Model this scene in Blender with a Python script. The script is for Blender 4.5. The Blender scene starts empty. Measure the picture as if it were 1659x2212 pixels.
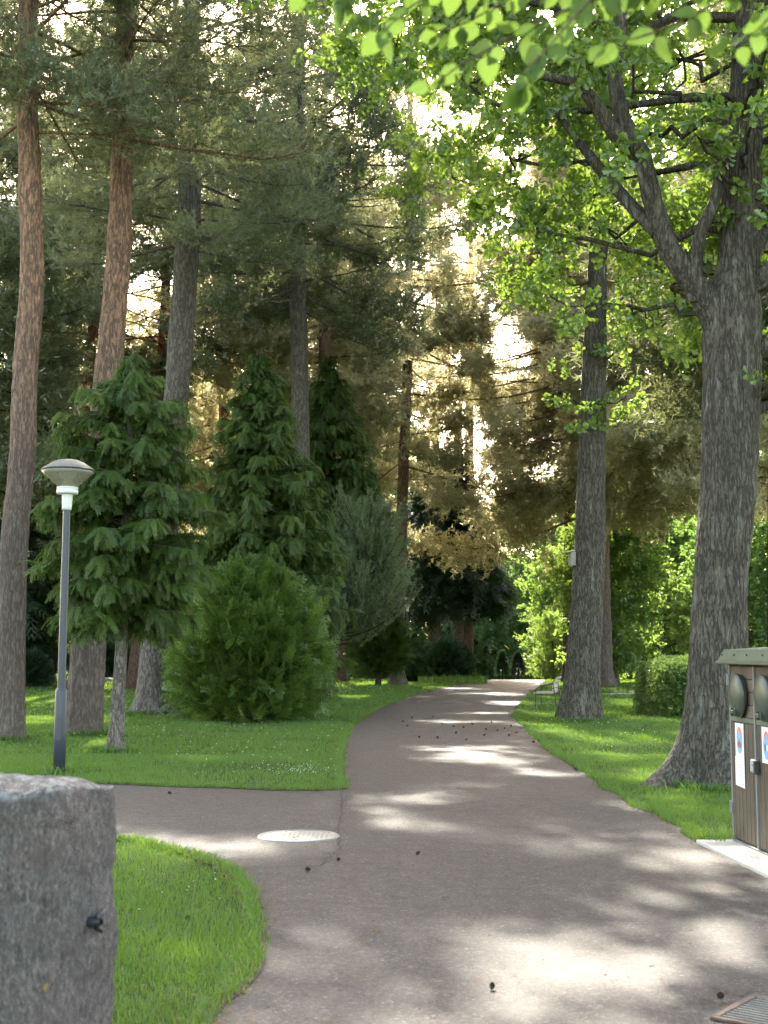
import bpy, bmesh, math, random
import numpy as np
from mathutils import Vector, Matrix

rng = np.random.default_rng(11)
random.seed(11)
sc = bpy.context.scene
COL = sc.collection
PI = math.pi
R = math.radians

# ------------------------------------------------------------------ camera
EYE = 1.6
FPX = 2800.0                       # focal length for a 1659 x 2212 picture
PITCH = math.atan(294.0 / FPX)
CP, SP = math.cos(PITCH), math.sin(PITCH)


def at(u, v, y):
    """world point at distance y ahead of the viewer"""
    a, b = (u - 829.5) / FPX, (1106 - v) / FPX
    dx, dy, dz = a, CP - b * SP, SP + b * CP
    t = y / dy
    return np.array([dx * t, y, EYE + dz * t])


def on_ground(u, v):
    a, b = (u - 829.5) / FPX, (1106 - v) / FPX
    dx, dy, dz = a, CP - b * SP, SP + b * CP
    t = -EYE / min(dz, -1e-4)
    return np.array([dx * t, dy * t, 0.0])


cam = bpy.data.cameras.new('camera')
cam_o = bpy.data.objects.new('camera', cam)
COL.objects.link(cam_o)
cam.sensor_fit = 'VERTICAL'
cam.sensor_height = 24
cam.lens = 24 * FPX / 2212
cam.clip_end = 2000
cam.clip_start = 0.05
cam.dof.use_dof = True
cam.dof.focus_distance = 14
cam.dof.aperture_fstop = cam.lens / 11.0
cam_o.location = (0, 0, EYE)
cam_o.rotation_euler = (PI / 2 + PITCH, 0, 0)
sc.camera = cam_o

# ------------------------------------------------------------------ light
SUN_EL, SUN_AZ = R(37), R(-5)      # azimuth measured from +Y towards +X
SD = np.array([math.sin(SUN_AZ) * math.cos(SUN_EL), math.cos(SUN_AZ) * math.cos(SUN_EL), math.sin(SUN_EL)])
sun = bpy.data.lights.new('sun', 'SUN')
sun.energy = 2.4
sun.angle = R(0.53)
sun.color = (1.0, 0.93, 0.80)
sun_o = bpy.data.objects.new('sun', sun)
COL.objects.link(sun_o)
sun_o.rotation_euler = Vector((-SD[0], -SD[1], -SD[2])).to_track_quat('-Z', 'Y').to_euler()
w = bpy.data.worlds.new('World')
sc.world = w
w.use_nodes = True
nt = w.node_tree
sky = nt.nodes.new('ShaderNodeTexSky')
sky.sky_type = 'NISHITA'
sky.sun_disc = False
sky.sun_elevation = SUN_EL
sky.sun_rotation = SUN_AZ
sky.air_density = 1.0
sky.dust_density = 2.0
wb = nt.nodes.new('ShaderNodeMixRGB')
wb.blend_type = 'MULTIPLY'
wb.inputs[0].default_value = 1
wb.inputs[2].default_value = (1.0, 0.86, 0.68, 1)
nt.links.new(sky.outputs[0], wb.inputs[1])
nt.links.new(wb.outputs[0], nt.nodes['Background'].inputs[0])
nt.nodes['Background'].inputs[1].default_value = 0.15
sc.view_settings.view_transform = 'Standard'
sc.view_settings.look = 'None'
sc.view_settings.exposure = 3.3
sc.view_settings.gamma = 1
cy = sc.cycles
cy.max_bounces = 9
cy.diffuse_bounces = 6
cy.glossy_bounces = 2
cy.transmission_bounces = 7
cy.transparent_max_bounces = 8
cy.caustics_reflective = False
cy.caustics_refractive = False
cy.use_denoising = True
cy.denoising_prefilter = 'NONE'
cy.sample_clamp_indirect = 6.0
cy.use_adaptive_sampling = True
cy.adaptive_threshold = 0.02


# ------------------------------------------------------------------ materials
class NT:
    def __init__(s, name):
        s.m = bpy.data.materials.new(name)
        s.m.use_nodes = True
        s.t = s.m.node_tree
        s.t.nodes.clear()
        s.out = s.t.nodes.new('ShaderNodeOutputMaterial')

    def n(s, kind, **kw):
        nd = s.t.nodes.new('ShaderNode' + kind)
        for k, v in kw.items():
            if k.startswith('i_'):
                key = k[2:]
                key = int(key) if key.isdigit() else key.replace('_', ' ')
                nd.inputs[key].default_value = v
            else:
                setattr(nd, k, v)
        return nd

    def l(s, a, b):
        s.t.links.new(a, b)

    def coords(s, scale=(1, 1, 1), kind='Object'):
        tc = s.n('TexCoord')
        mp = s.n('Mapping')
        mp.inputs['Scale'].default_value = scale
        s.l(tc.outputs[kind], mp.inputs[0])
        return mp.outputs[0]

    def noise(s, vec, scale, detail=4, rough=0.55):
        nd = s.n('TexNoise')
        nd.inputs['Scale'].default_value = scale
        nd.inputs['Detail'].default_value = detail
        nd.inputs['Roughness'].default_value = rough
        if vec is not None:
            s.l(vec, nd.inputs['Vector'])
        return nd.outputs['Fac']

    def ramp(s, fac, stops):
        r = s.n('ValToRGB')
        e = r.color_ramp.elements
        while len(e) < len(stops):
            e.new(0.5)
        for k, (p, c) in enumerate(stops):
            e[k].position = p
            e[k].color = (*c, 1) if len(c) == 3 else c
        s.l(fac, r.inputs[0])
        return r.outputs[0]

    def mix(s, a, b, fac, mode='MIX'):
        m = s.n('MixRGB', blend_type=mode)
        for sock, val in ((m.inputs[0], fac), (m.inputs[1], a), (m.inputs[2], b)):
            if hasattr(val, 'links'):
                s.l(val, sock)
            elif isinstance(val, (int, float)):
                sock.default_value = val
            else:
                sock.default_value = (*val, 1)
        return m.outputs[0]

    def bump(s, h, strength, dist):
        b = s.n('Bump')
        b.inputs['Strength'].default_value = strength
        b.inputs['Distance'].default_value = dist
        s.l(h, b.inputs['Height'])
        return b.outputs[0]

    def principled(s, col, rough=0.7, spec=0.3, normal=None, metal=0.0):
        p = s.n('BsdfPrincipled')
        if hasattr(col, 'links'):
            s.l(col, p.inputs['Base Color'])
        else:
            p.inputs['Base Color'].default_value = (*col, 1)
        if hasattr(rough, 'links'):
            s.l(rough, p.inputs['Roughness'])
        else:
            p.inputs['Roughness'].default_value = rough
        p.inputs['Specular IOR Level'].default_value = spec
        p.inputs['Metallic'].default_value = metal
        if normal is not None:
            s.l(normal, p.inputs['Normal'])
        s.l(p.outputs[0], s.out.inputs[0])
        return p


def foliage(name, dark, mid, light, trans, tfac=0.45, gloss=0.06, grough=0.4, sheen=(0.9, 0.92, 0.85)):
    """leaf: diffuse + translucent + a little sheen; 'tone' differs leaf by leaf"""
    s = NT(name)
    a = s.n('Attribute', attribute_name='tone')
    col = s.ramp(a.outputs['Fac'], [(0.0, dark), (0.5, mid), (1.0, light)])
    tcol = s.mix(col, trans, 0.6)
    d = s.n('BsdfDiffuse')
    s.l(col, d.inputs[0])
    t = s.n('BsdfTranslucent')
    s.l(tcol, t.inputs[0])
    m = s.n('MixShader')
    m.inputs[0].default_value = tfac
    s.l(d.outputs[0], m.inputs[1])
    s.l(t.outputs[0], m.inputs[2])
    g = s.n('BsdfGlossy')
    g.inputs['Roughness'].default_value = grough
    g.inputs[0].default_value = (*sheen, 1)
    m2 = s.n('MixShader')
    m2.inputs[0].default_value = gloss
    s.l(m.outputs[0], m2.inputs[1])
    s.l(g.outputs[0], m2.inputs[2])
    s.l(m2.outputs[0], s.out.inputs[0])
    return s.m


def bark(name, low, high, fissure, z0=4.0, z1=9.0, stretch=0.22, scale=9.0, lichen=None, moss=0.0):
    s = NT(name)
    v = s.coords((1, 1, stretch))
    def ridge(sc_, det, lo, hi):
        n_ = s.noise(v, sc_, det, 0.6)
        m_ = s.n('Math', operation='SUBTRACT')
        s.l(n_, m_.inputs[0])
        m_.inputs[1].default_value = 0.5
        a_ = s.n('Math', operation='ABSOLUTE')
        s.l(m_.outputs[0], a_.inputs[0])
        return s.ramp(a_.outputs[0], [(lo, (0, 0, 0)), (hi, (1, 1, 1))])
    crack = s.mix(ridge(scale, 3, 0.0, 0.085), ridge(scale * 2.3, 4, 0.0, 0.10), 0.55, 'MULTIPLY')
    big = s.noise(v, 2.2, 3)
    fine = s.noise(v, 40, 6, 0.7)
    tc = s.n('TexCoord')
    sep = s.n('SeparateXYZ')
    s.l(tc.outputs['Object'], sep.inputs[0])
    mr = s.n('MapRange')
    mr.inputs[1].default_value = z0
    mr.inputs[2].default_value = z1
    s.l(sep.outputs[2], mr.inputs[0])
    blend = s.mix(mr.outputs[0], big, 0.35, 'OVERLAY')
    base = s.mix(low, high, blend)
    shade = s.ramp(fine, [(0.3, (0.55, 0.55, 0.55)), (0.7, (1.3, 1.3, 1.3))])
    c = s.mix(base, shade, 1.0, 'MULTIPLY')
    c = s.mix(fissure, c, crack)
    if lichen:
        ln = s.noise(v, 7, 5, 0.7)
        lf = s.ramp(ln, [(0.58, (0, 0, 0)), (0.7, (0.8, 0.8, 0.8))])
        c = s.mix(c, lichen, lf)
    hgt = s.mix(crack, fine, 0.35)
    s.principled(c, 0.9, 0.15, s.bump(hgt, 0.9, 0.03))
    return s.m


def plain(name, col, rough=0.6, spec=0.3, metal=0.0, var=0.15, scale=12, bumpd=0.0):
    s = NT(name)
    v = s.coords()
    n = s.noise(v, scale, 5, 0.6)
    c = s.mix(tuple(x * (1 - var) for x in col), tuple(min(1, x * (1 + var)) for x in col), n)
    s.principled(c, rough, spec, s.bump(n, 0.5, bumpd) if bumpd else None, metal)
    return s.m


M = {}
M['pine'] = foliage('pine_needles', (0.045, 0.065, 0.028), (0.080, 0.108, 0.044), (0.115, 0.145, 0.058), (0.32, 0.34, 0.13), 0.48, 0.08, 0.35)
M['sun_tinted_pine'] = foliage('sun_tinted_needles', (0.115, 0.122, 0.048), (0.17, 0.172, 0.072), (0.23, 0.218, 0.098), (0.80, 0.74, 0.40), 0.62, 0.13, 0.32, (1.0, 0.88, 0.58))  # pine needles again, with the golden backlight put into colour and sheen
M['spruce'] = foliage('spruce_needles', (0.012, 0.030, 0.014), (0.022, 0.050, 0.022), (0.035, 0.070, 0.028), (0.05, 0.10, 0.03), 0.25, 0.04)
M['cypress'] = foliage('cypress_sprays', (0.030, 0.056, 0.013), (0.062, 0.104, 0.020), (0.125, 0.178, 0.034), (0.15, 0.24, 0.05), 0.38, 0.02)
M['thuja'] = foliage('thuja_sprays', (0.034, 0.072, 0.015), (0.080, 0.145, 0.026), (0.18, 0.25, 0.040), (0.22, 0.32, 0.05), 0.38, 0.05)
M['oak_leaf'] = foliage('oak_leaves', (0.045, 0.095, 0.016), (0.075, 0.14, 0.022), (0.115, 0.185, 0.030), (0.36, 0.52, 0.05), 0.55, 0.06)
M['broad'] = foliage('broad_leaves', (0.038, 0.085, 0.026), (0.062, 0.125, 0.034), (0.095, 0.165, 0.042), (0.30, 0.50, 0.08), 0.54, 0.06)
M['yellow_leaf'] = foliage('yellow_green_leaves', (0.055, 0.115, 0.022), (0.085, 0.155, 0.028), (0.125, 0.195, 0.036), (0.36, 0.52, 0.08), 0.58, 0.06)
M['mugo'] = foliage('mountain_pine_needles', (0.046, 0.082, 0.034), (0.076, 0.122, 0.048), (0.125, 0.175, 0.070), (0.20, 0.26, 0.08), 0.35, 0.06)
M['near_leaf'] = foliage('linden_leaves', (0.045, 0.090, 0.016), (0.062, 0.115, 0.018), (0.090, 0.150, 0.024), (0.16, 0.25, 0.04), 0.46, 0.015, 0.4)
M['grass'] = foliage('grass_blades', (0.026, 0.082, 0.010), (0.045, 0.116, 0.016), (0.080, 0.158, 0.026), (0.25, 0.40, 0.03), 0.46, 0.04, 0.4)
M['pine_bark'] = bark('pine_bark', (0.19, 0.160, 0.138), (0.42, 0.235, 0.15), (0.085, 0.064, 0.052), 3.5, 8.5, 0.2, 13)
M['grey_pine_bark'] = bark('grey_pine_bark', (0.24, 0.21, 0.18), (0.21, 0.18, 0.155), (0.07, 0.06, 0.05), 3, 9, 0.3, 11)
M['red_bark'] = bark('red_pine_bark', (0.17, 0.115, 0.09), (0.42, 0.18, 0.10), (0.08, 0.045, 0.035), 3, 7, 0.2, 13)
M['oak_bark'] = bark('oak_bark', (0.155, 0.138, 0.107), (0.124, 0.108, 0.082), (0.034, 0.029, 0.023), 0.5, 9, 0.2, 15, (0.23, 0.235, 0.20))
M['dark_bark'] = bark('dark_bark', (0.075, 0.058, 0.048), (0.06, 0.048, 0.04), (0.02, 0.017, 0.015), 1, 6)
M['twig'] = plain('twig_bark', (0.10, 0.065, 0.045), 0.9, 0.1)


def asphalt():
    s = NT('asphalt')
    v = s.coords()
    big = s.noise(v, 0.55, 4)
    mid = s.noise(v, 6, 5, 0.65)
    vo = s.n('TexVoronoi')
    vo.inputs['Scale'].default_value = 130
    s.l(v, vo.inputs['Vector'])
    c = s.mix((0.048, 0.0395, 0.035), (0.069, 0.0565, 0.050), big)
    c = s.mix(c, s.ramp(mid, [(0.3, (0.78, 0.78, 0.78)), (0.7, (1.16, 1.16, 1.16))]), 1.0, 'MULTIPLY')
    sep = s.n('SeparateColor')
    s.l(vo.outputs['Color'], sep.inputs[0])
    c = s.mix(c, s.ramp(sep.outputs[0], [(0.0, (0.62, 0.62, 0.62)), (0.55, (1.0, 1.0, 1.0)), (0.88, (1.15, 1.13, 1.1)), (1.0, (2.3, 2.2, 2.0))]), 1.0, 'MULTIPLY')
    v2 = s.n('TexVoronoi')
    v2.inputs['Scale'].default_value = 48
    s.l(v, v2.inputs['Vector'])
    sp2 = s.n('SeparateColor')
    s.l(v2.outputs['Color'], sp2.inputs[0])
    c = s.mix(c, s.ramp(sp2.outputs[1], [(0.0, (0.70, 0.70, 0.70)), (0.3, (0.95, 0.95, 0.95)), (0.85, (1.05, 1.05, 1.05)), (1.0, (1.7, 1.65, 1.6))]), 1.0, 'MULTIPLY')
    stain = s.ramp(s.noise(v, 1.7, 6, 0.7), [(0.30, (0.72, 0.70, 0.68)), (0.45, (1, 1, 1))])
    c = s.mix(c, stain, 1.0, 'MULTIPLY')
    s.principled(c, 0.68, 0.28, s.bump(vo.outputs['Distance'], 0.7, 0.006))
    return s.m


def lawn_soil():
    s = NT('lawn_ground')
    v = s.coords()
    a = s.noise(v, 0.5, 5)
    b = s.noise(v, 25, 5, 0.7)
    c = s.mix((0.034, 0.070, 0.012), (0.075, 0.085, 0.026), a)
    c = s.mix(c, s.ramp(b, [(0.25, (0.55, 0.55, 0.5)), (0.75, (1.35, 1.3, 1.2))]), 1.0, 'MULTIPLY')
    s.principled(c, 0.95, 0.1, s.bump(b, 0.8, 0.04))
    return s.m


def granite():
    s = NT('rough_granite')
    v = s.coords()
    vs = s.coords((1, 1, 0.45))
    n1 = s.noise(v, 5, 4)
    n2 = s.noise(vs, 75, 7, 0.75)
    n3 = s.noise(vs, 190, 4, 0.7)
    c = s.mix((0.092, 0.087, 0.082), (0.136, 0.114, 0.105), s.ramp(n1, [(0.35, (0, 0, 0)), (0.65, (1, 1, 1))]))
    c = s.mix(c, s.ramp(n2, [(0.32, (0.35, 0.36, 0.37)), (0.5, (0.95, 0.95, 0.95)), (0.68, (1.75, 1.75, 1.75))]), 1.0, 'MULTIPLY')
    c = s.mix(c, s.ramp(n3, [(0.35, (0.55, 0.55, 0.55)), (0.65, (1.45, 1.45, 1.45))]), 1.0, 'MULTIPLY')
    pk = s.ramp(s.noise(v, 11, 5, 0.65), [(0.52, (0, 0, 0)), (0.66, (0.6, 0.6, 0.6))])
    c = s.mix(c, (0.115, 0.088, 0.080), pk)
    pit = s.ramp(s.noise(v, 22, 3, 0.5), [(0.70, (1, 1, 1)), (0.78, (0.25, 0.25, 0.25))])
    c = s.mix(c, pit, 1.0, 'MULTIPLY')
    # lichen grows on the upward faces and along the top
    geo = s.n('NewGeometry')
    sep = s.n('SeparateXYZ')
    s.l(geo.outputs['Normal'], sep.inputs[0])
    lich = s.ramp(s.noise(v, 26, 6, 0.75), [(0.50, (0, 0, 0)), (0.60, (1, 1, 1))])
    upm = s.ramp(sep.outputs[2], [(0.25, (0.0, 0.0, 0.0)), (0.7, (0.85, 0.85, 0.85))])
    c = s.mix(c, (0.30, 0.32, 0.315), s.mix(upm, lich, 1.0, 'MULTIPLY'))
    spot = s.ramp(s.noise(v, 14, 2, 0.4), [(0.745, (0, 0, 0)), (0.77, (0.7, 0.7, 0.7))])
    c = s.mix(c, (0.42, 0.28, 0.07), spot)
    s.principled(c, 0.88, 0.25, s.bump(s.mix(n2, n3, 0.4), 1.0, 0.016))
    return s.m


def planks(name, c1, c2, axis_scale, groove):
    s = NT(name)
    v = s.coords()
    g = s.noise(s.coords(axis_scale), 14, 6, 0.7)
    big = s.noise(v, 2.5, 4)
    c = s.mix(c1, c2, g)
    c = s.mix(c, s.ramp(big, [(0.3, (0.7, 0.7, 0.7)), (0.7, (1.2, 1.2, 1.2))]), 1.0, 'MULTIPLY')
    s.principled(c, 0.75, 0.25, s.bump(g, 0.4, groove))
    return s.m


def rust_metal():
    s = NT('rusty_iron')
    v = s.coords()
    n = s.noise(v, 14, 6, 0.7)
    c = s.ramp(n, [(0.35, (0.07, 0.042, 0.030)), (0.55, (0.105, 0.068, 0.050)), (0.75, (0.125, 0.112, 0.10))])
    s.principled(c, 0.75, 0.3, s.bump(n, 0.5, 0.004))
    return s.m


M['asphalt'] = asphalt()
M['lawn'] = lawn_soil()
M['granite'] = granite()
M['soil'] = plain('edge_soil', (0.085, 0.060, 0.042), 0.95, 0.1, 0, 0.5, 40, 0.02)
M['litter'] = plain('dry_litter', (0.16, 0.095, 0.055), 0.9, 0.1, 0, 0.5, 60)
M['gravel'] = plain('pale_gravel', (0.36, 0.32, 0.27), 0.95, 0.1, 0, 0.25, 60, 0.01)
M['concrete'] = plain('pale_concrete', (0.40, 0.38, 0.34), 0.85, 0.2, 0, 0.22, 18, 0.004)
M['seam'] = plain('dark_crack', (0.045, 0.036, 0.03), 0.95, 0.1, 0, 0.4, 50)
M['rust'] = rust_metal()
M['cast_iron'] = plain('worn_cast_iron', (0.22, 0.215, 0.21), 0.45, 0.5, 0.6, 0.25, 30)
M['grate_iron'] = plain('dull_grate_iron', (0.085, 0.082, 0.074), 0.7, 0.3, 0, 0.35, 40)
M['pole_paint'] = plain('blue_grey_paint', (0.040, 0.046, 0.060), 0.42, 0.45, 0, 0.12, 30)
M['lamp_white'] = plain('aged_white_plastic', (0.62, 0.63, 0.60), 0.5, 0.4, 0, 0.06, 20)
M['lamp_cap'] = plain('mossy_grey_cap', (0.21, 0.185, 0.155), 0.9, 0.1, 0, 0.35, 30, 0.01)
M['dark_rim'] = plain('dark_rim_rubber', (0.05, 0.045, 0.04), 0.6, 0.3)
M['cone'] = plain('cone_scales', (0.055, 0.038, 0.028), 0.85, 0.15, 0, 0.4, 80)
M['shed_board'] = planks('brown_grooved_board', (0.080, 0.062, 0.044), (0.122, 0.094, 0.068), (6, 6, 0.3), 0.003)
M['shed_plank'] = planks('brown_plank', (0.098, 0.075, 0.054), (0.145, 0.110, 0.080), (0.4, 0.4, 8), 0.003)
M['shed_metal'] = plain('grey_metal_trim', (0.20, 0.205, 0.20), 0.5, 0.4, 0.3, 0.15, 25)
M['roof_green'] = plain('pale_green_roof_metal', (0.085, 0.095, 0.060), 0.55, 0.3, 0.0, 0.22, 8)
M['flap_green'] = plain('dark_green_rubber', (0.050, 0.062, 0.045), 0.38, 0.45, 0, 0.18, 14)
M['band_green'] = plain('green_painted_rail', (0.10, 0.125, 0.085), 0.6, 0.3)
M['paper'] = plain('laminated_paper', (0.72, 0.73, 0.74), 0.35, 0.4, 0, 0.03, 5)
M['print_blue'] = plain('print_blue', (0.20, 0.36, 0.60), 0.5)
M['print_red'] = plain('print_red', (0.62, 0.20, 0.13), 0.5)
M['print_brown'] = plain('print_brown', (0.28, 0.11, 0.045), 0.5)
M['print_grey'] = plain('print_grey', (0.42, 0.42, 0.44), 0.5)
M['print_dark'] = plain('print_dark', (0.10, 0.11, 0.13), 0.5)
M['latch'] = plain('blue_grey_latch_metal', (0.36, 0.40, 0.46), 0.4, 0.5, 0.4)
M['black_metal'] = plain('black_painted_steel', (0.018, 0.020, 0.022), 0.4, 0.5)
M['bench_wood'] = planks('bench_wood', (0.34, 0.29, 0.25), (0.48, 0.42, 0.36), (8, 1, 8), 0.002)
M['box_wood'] = planks('weathered_box_wood', (0.22, 0.20, 0.17), (0.31, 0.28, 0.24), (8, 8, 1), 0.002)
M['petal'] = plain('white_petals', (0.75, 0.74, 0.70), 0.7)
M['pollen'] = plain('yellow_centre', (0.65, 0.42, 0.04), 0.8)
M['pink'] = plain('pink_blossom', (0.72, 0.30, 0.36), 0.7)
M['stone'] = plain('grey_field_stone', (0.30, 0.28, 0.27), 0.9, 0.2, 0, 0.25, 12, 0.01)


def lamp_glass():
    s = NT('smoky_lamp_glass')
    tr = s.n('BsdfTransparent')
    tr.inputs[0].default_value = (0.86, 0.85, 0.76, 1)
    p = s.n('BsdfPrincipled')
    p.inputs['Base Color'].default_value = (0.42, 0.41, 0.34, 1)
    p.inputs['Roughness'].default_value = 0.25
    m = s.n('MixShader')
    m.inputs[0].default_value = 0.42
    s.l(tr.outputs[0], m.inputs[1])
    s.l(p.outputs[0], m.inputs[2])
    s.l(m.outputs[0], s.out.inputs[0])
    return s.m


M['lamp_glass'] = lamp_glass()


# ------------------------------------------------------------------ object helpers
def mesh_np(name, verts, face_arrays, mats, tone=None, smooth=False, mat_idx=None):
    me = bpy.data.meshes.new(name)
    verts = np.asarray(verts, np.float32)
    face_arrays = [np.asarray(f, np.int32) for f in face_arrays if len(f)]
    me.vertices.add(len(verts))
    me.vertices.foreach_set('co', verts.ravel())
    flat = np.concatenate([f.ravel() for f in face_arrays])
    sizes = np.concatenate([np.full(len(f), f.shape[1], np.int32) for f in face_arrays])
    starts = np.concatenate([[0], np.cumsum(sizes)[:-1]]).astype(np.int32)
    me.loops.add(len(flat))
    me.loops.foreach_set('vertex_index', flat)
    me.polygons.add(len(sizes))
    me.polygons.foreach_set('loop_start', starts)
    if smooth:
        me.polygons.foreach_set('use_smooth', np.ones(len(sizes), bool))
    if mat_idx is not None:
        me.polygons.foreach_set('material_index', np.asarray(mat_idx, np.int32))
    for m in (mats if isinstance(mats, (list, tuple)) else [mats]):
        me.materials.append(m)
    me.update(calc_edges=True)
    if tone is not None:
        a = me.attributes.new('tone', 'FLOAT', 'FACE')
        a.data.foreach_set('value', np.clip(tone, 0, 1).astype(np.float32))
    return me


def link(name, me, parent=None):
    o = bpy.data.objects.new(name, me)
    COL.objects.link(o)
    if parent is not None:
        o.parent = parent
    return o


def tag(o, label, cat, group=None):
    o['label'] = label
    o['category'] = cat
    if group:
        o['group'] = group
    return o


def thing(name, label, cat, loc, group=None):
    o = bpy.data.objects.new(name, None)
    COL.objects.link(o)
    o.location = [float(x) for x in loc]
    o.empty_display_size = 0.3
    return tag(o, label, cat, group)


def kind(o, k):
    o['kind'] = k
    return o


def copy_tree(o, parent=None):
    c = o.copy()
    COL.objects.link(c)
    c.parent = parent
    for ch in [x for x in CHILD.get(o.name, [])]:
        copy_tree(ch, c)
    return c


CHILD = {}


def part(name, me, parent):
    o = link(name, me, parent)
    CHILD.setdefault(parent.name, []).append(o)
    return o


# ---- noise
def vnoise(p, seed=0):
    p = np.asarray(p, float)
    i = np.floor(p).astype(np.int64)
    f = p - i
    u = f * f * (3 - 2 * f)
    out = 0
    for dx in (0, 1):
        for dy in (0, 1):
            for dz in (0, 1):
                h = ((i[..., 0] + dx) * 374761393 + (i[..., 1] + dy) * 668265263 + (i[..., 2] + dz) * 1440662683 + seed * 9747117) & 0xFFFFFFFF
                h = ((h ^ (h >> 13)) * 1274126177) & 0xFFFFFFFF
                h = (h ^ (h >> 16)) & 0xFFFF
                wgt = (u[..., 0] if dx else 1 - u[..., 0]) * (u[..., 1] if dy else 1 - u[..., 1]) * (u[..., 2] if dz else 1 - u[..., 2])
                out = out + wgt * h / 65535.0
    return out


def catmull(pts, n):
    pts = np.asarray(pts, float)
    P = np.vstack([2 * pts[0] - pts[1], pts, 2 * pts[-1] - pts[-2]])
    k = len(pts) - 1
    t = np.linspace(0, k - 1e-6, n)
    i = t.astype(int)
    f = (t - i)[:, None]
    p0, p1, p2, p3 = P[i], P[i + 1], P[i + 2], P[i + 3]
    return 0.5 * (2 * p1 + (p2 - p0) * f + (2 * p0 - 5 * p1 + 4 * p2 - p3) * f ** 2 + (3 * p1 - p0 - 3 * p2 + p3) * f ** 3)


def unit(v):
    v = np.asarray(v, float)
    return v / np.maximum(np.linalg.norm(v, axis=-1, keepdims=True), 1e-9)


def tube(path, rad, seg, disp=None):
    """verts and quads of a tapered tube; disp(points, angle, length along) moves the skin outwards"""
    path = np.asarray(path, float)
    n = len(path)
    rad = np.asarray(rad, float) * np.ones(n)
    tg = unit(np.gradient(path, axis=0))
    ref = np.array([1.0, 0, 0]) if abs(tg[0][0]) < 0.8 else np.array([0, 1.0, 0])
    b = unit(np.cross(tg, ref))
    a = np.cross(b, tg)
    th = np.linspace(0, 2 * PI, seg, endpoint=False)
    ring = a[:, None, :] * np.cos(th)[None, :, None] + b[:, None, :] * np.sin(th)[None, :, None]
    r = rad[:, None] * np.ones((1, seg))
    if disp is not None:
        s = np.concatenate([[0], np.cumsum(np.linalg.norm(np.diff(path, axis=0), axis=1))])
        r = r + disp(path[:, None, :] + ring * r[..., None], th[None, :] + 0 * r, s[:, None] + 0 * r)
    V = (path[:, None, :] + ring * r[..., None]).reshape(-1, 3)
    i = np.arange(n - 1)[:, None] * seg
    j = np.arange(seg)[None, :]
    k = (j + 1) % seg
    Q = np.stack([i + j, i + k, i + seg + k, i + seg + j], -1).reshape(-1, 4)
    return V, Q


class Acc:
    def __init__(s):
        s.v, s.q, s.n = [], [], 0

    def add(s, V, Q):
        s.v.append(V)
        s.q.append(np.asarray(Q) + s.n)
        s.n += len(V)

    def mesh(s, name, mat, smooth=True):
        return mesh_np(name, np.vstack(s.v), [np.vstack(s.q)], mat, smooth=smooth)


def trunk(path, radii, mat, seed=0, seg=40, step=0.06, flare=0.5, flare_h=0.35, amp=0.014, freq=9.0, lobes=5):
    path = np.asarray(path, float)
    L = np.linalg.norm(np.diff(path, axis=0), axis=1).sum()
    n = int(L / step)
    P = catmull(path, n)
    rr = np.interp(np.linspace(0, 1, n), np.linspace(0, 1, len(radii)), radii)
    ph = seed * 1.7

    def disp(p, th, s):
        fl = flare * rr[:, None] * np.exp(-s / flare_h) * (1 + 0.45 * np.cos(lobes * th + ph) + 0.25 * np.cos(3 * th + 2 * ph))
        q = p * np.array([freq, freq, freq * 0.23])
        r1 = np.abs(2 * vnoise(q, seed) - 1)
        r2 = vnoise(p * np.array([1.6, 1.6, 0.9]), seed + 5) - 0.5
        r3 = np.abs(2 * vnoise(q * 2.3, seed + 9) - 1)
        return fl + amp * (np.minimum(r1 * 2.2, 1) - 0.5) + amp * 0.6 * (np.minimum(r3 * 2, 1) - .5) + 0.10 * rr[:, None] * r2
    return tube(P, rr, seg, disp), P, rr


# ------------------------------------------------------------------ openings in the canopy
# sunlit spots on the ground: foliage that would shade them is left out of the crowns
def spot(u, v, ru, rv):
    c = on_ground(u, v)
    e = on_ground(u, v - rv)
    g = on_ground(u, v + rv)
    return (c[0], (e[1] + g[1]) / 2, ru * c[1] / FPX, (e[1] - g[1]) / 2)


SUNNY = [spot(*a) for a in [
    (1130, 2045, 150, 46), (1090, 2120, 80, 28), (1250, 2150, 190, 50), (1440, 2090, 190, 36), (1590, 2060, 90, 32), (1060, 2010, 80, 20),
    (900, 1780, 165, 15), (880, 1722, 130, 13), (1010, 1806, 110, 10), (790, 1752, 60, 8), (640, 1808, 110, 12), (450, 1808, 130, 8),
    (540, 1836, 100, 9), (330, 1768, 60, 8), (1010, 1640, 150, 18), (960, 1615, 120, 9), (1110, 1668, 90, 9), (1000, 1692, 90, 6),
    (1060, 1540, 110, 5), (1000, 1557, 120, 5), (1100, 1518, 80, 6), (1090, 1500, 60, 5),
    (110, 1510, 150, 11), (80, 1555, 180, 16), (60, 1480, 140, 9), (215, 1602, 80, 18), (430, 1525, 80, 10), (620, 1610, 70, 10), (450, 1640, 60, 8), (760, 1505, 60, 5), (300, 1560, 80, 7), (520, 1600, 70, 6),
    (100, 1460, 80, 5), (340, 1826, 110, 15),
    (1190, 1575, 60, 18), (1400, 1590, 110, 16), (1400, 1525, 120, 20), (1270, 1600, 50, 10), (1330, 1545, 60, 14), (1480, 1650, 60, 12), (1320, 1630, 70, 10), (1360, 1665, 60, 10), (1420, 1700, 60, 10), (1500, 1745, 70, 12),
    (1170, 1540, 50, 12), (1500, 1800, 50, 8), (1400, 1492, 100, 7), (1600, 1845, 60, 13), (1200, 1510, 40, 10), (1450, 1460, 50, 12)]]
SUNNY = np.array(SUNNY + [(7.3, 29.7, 1.0, 1.5), (7.0, 28.2, 0.8, 0.8)])


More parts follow.
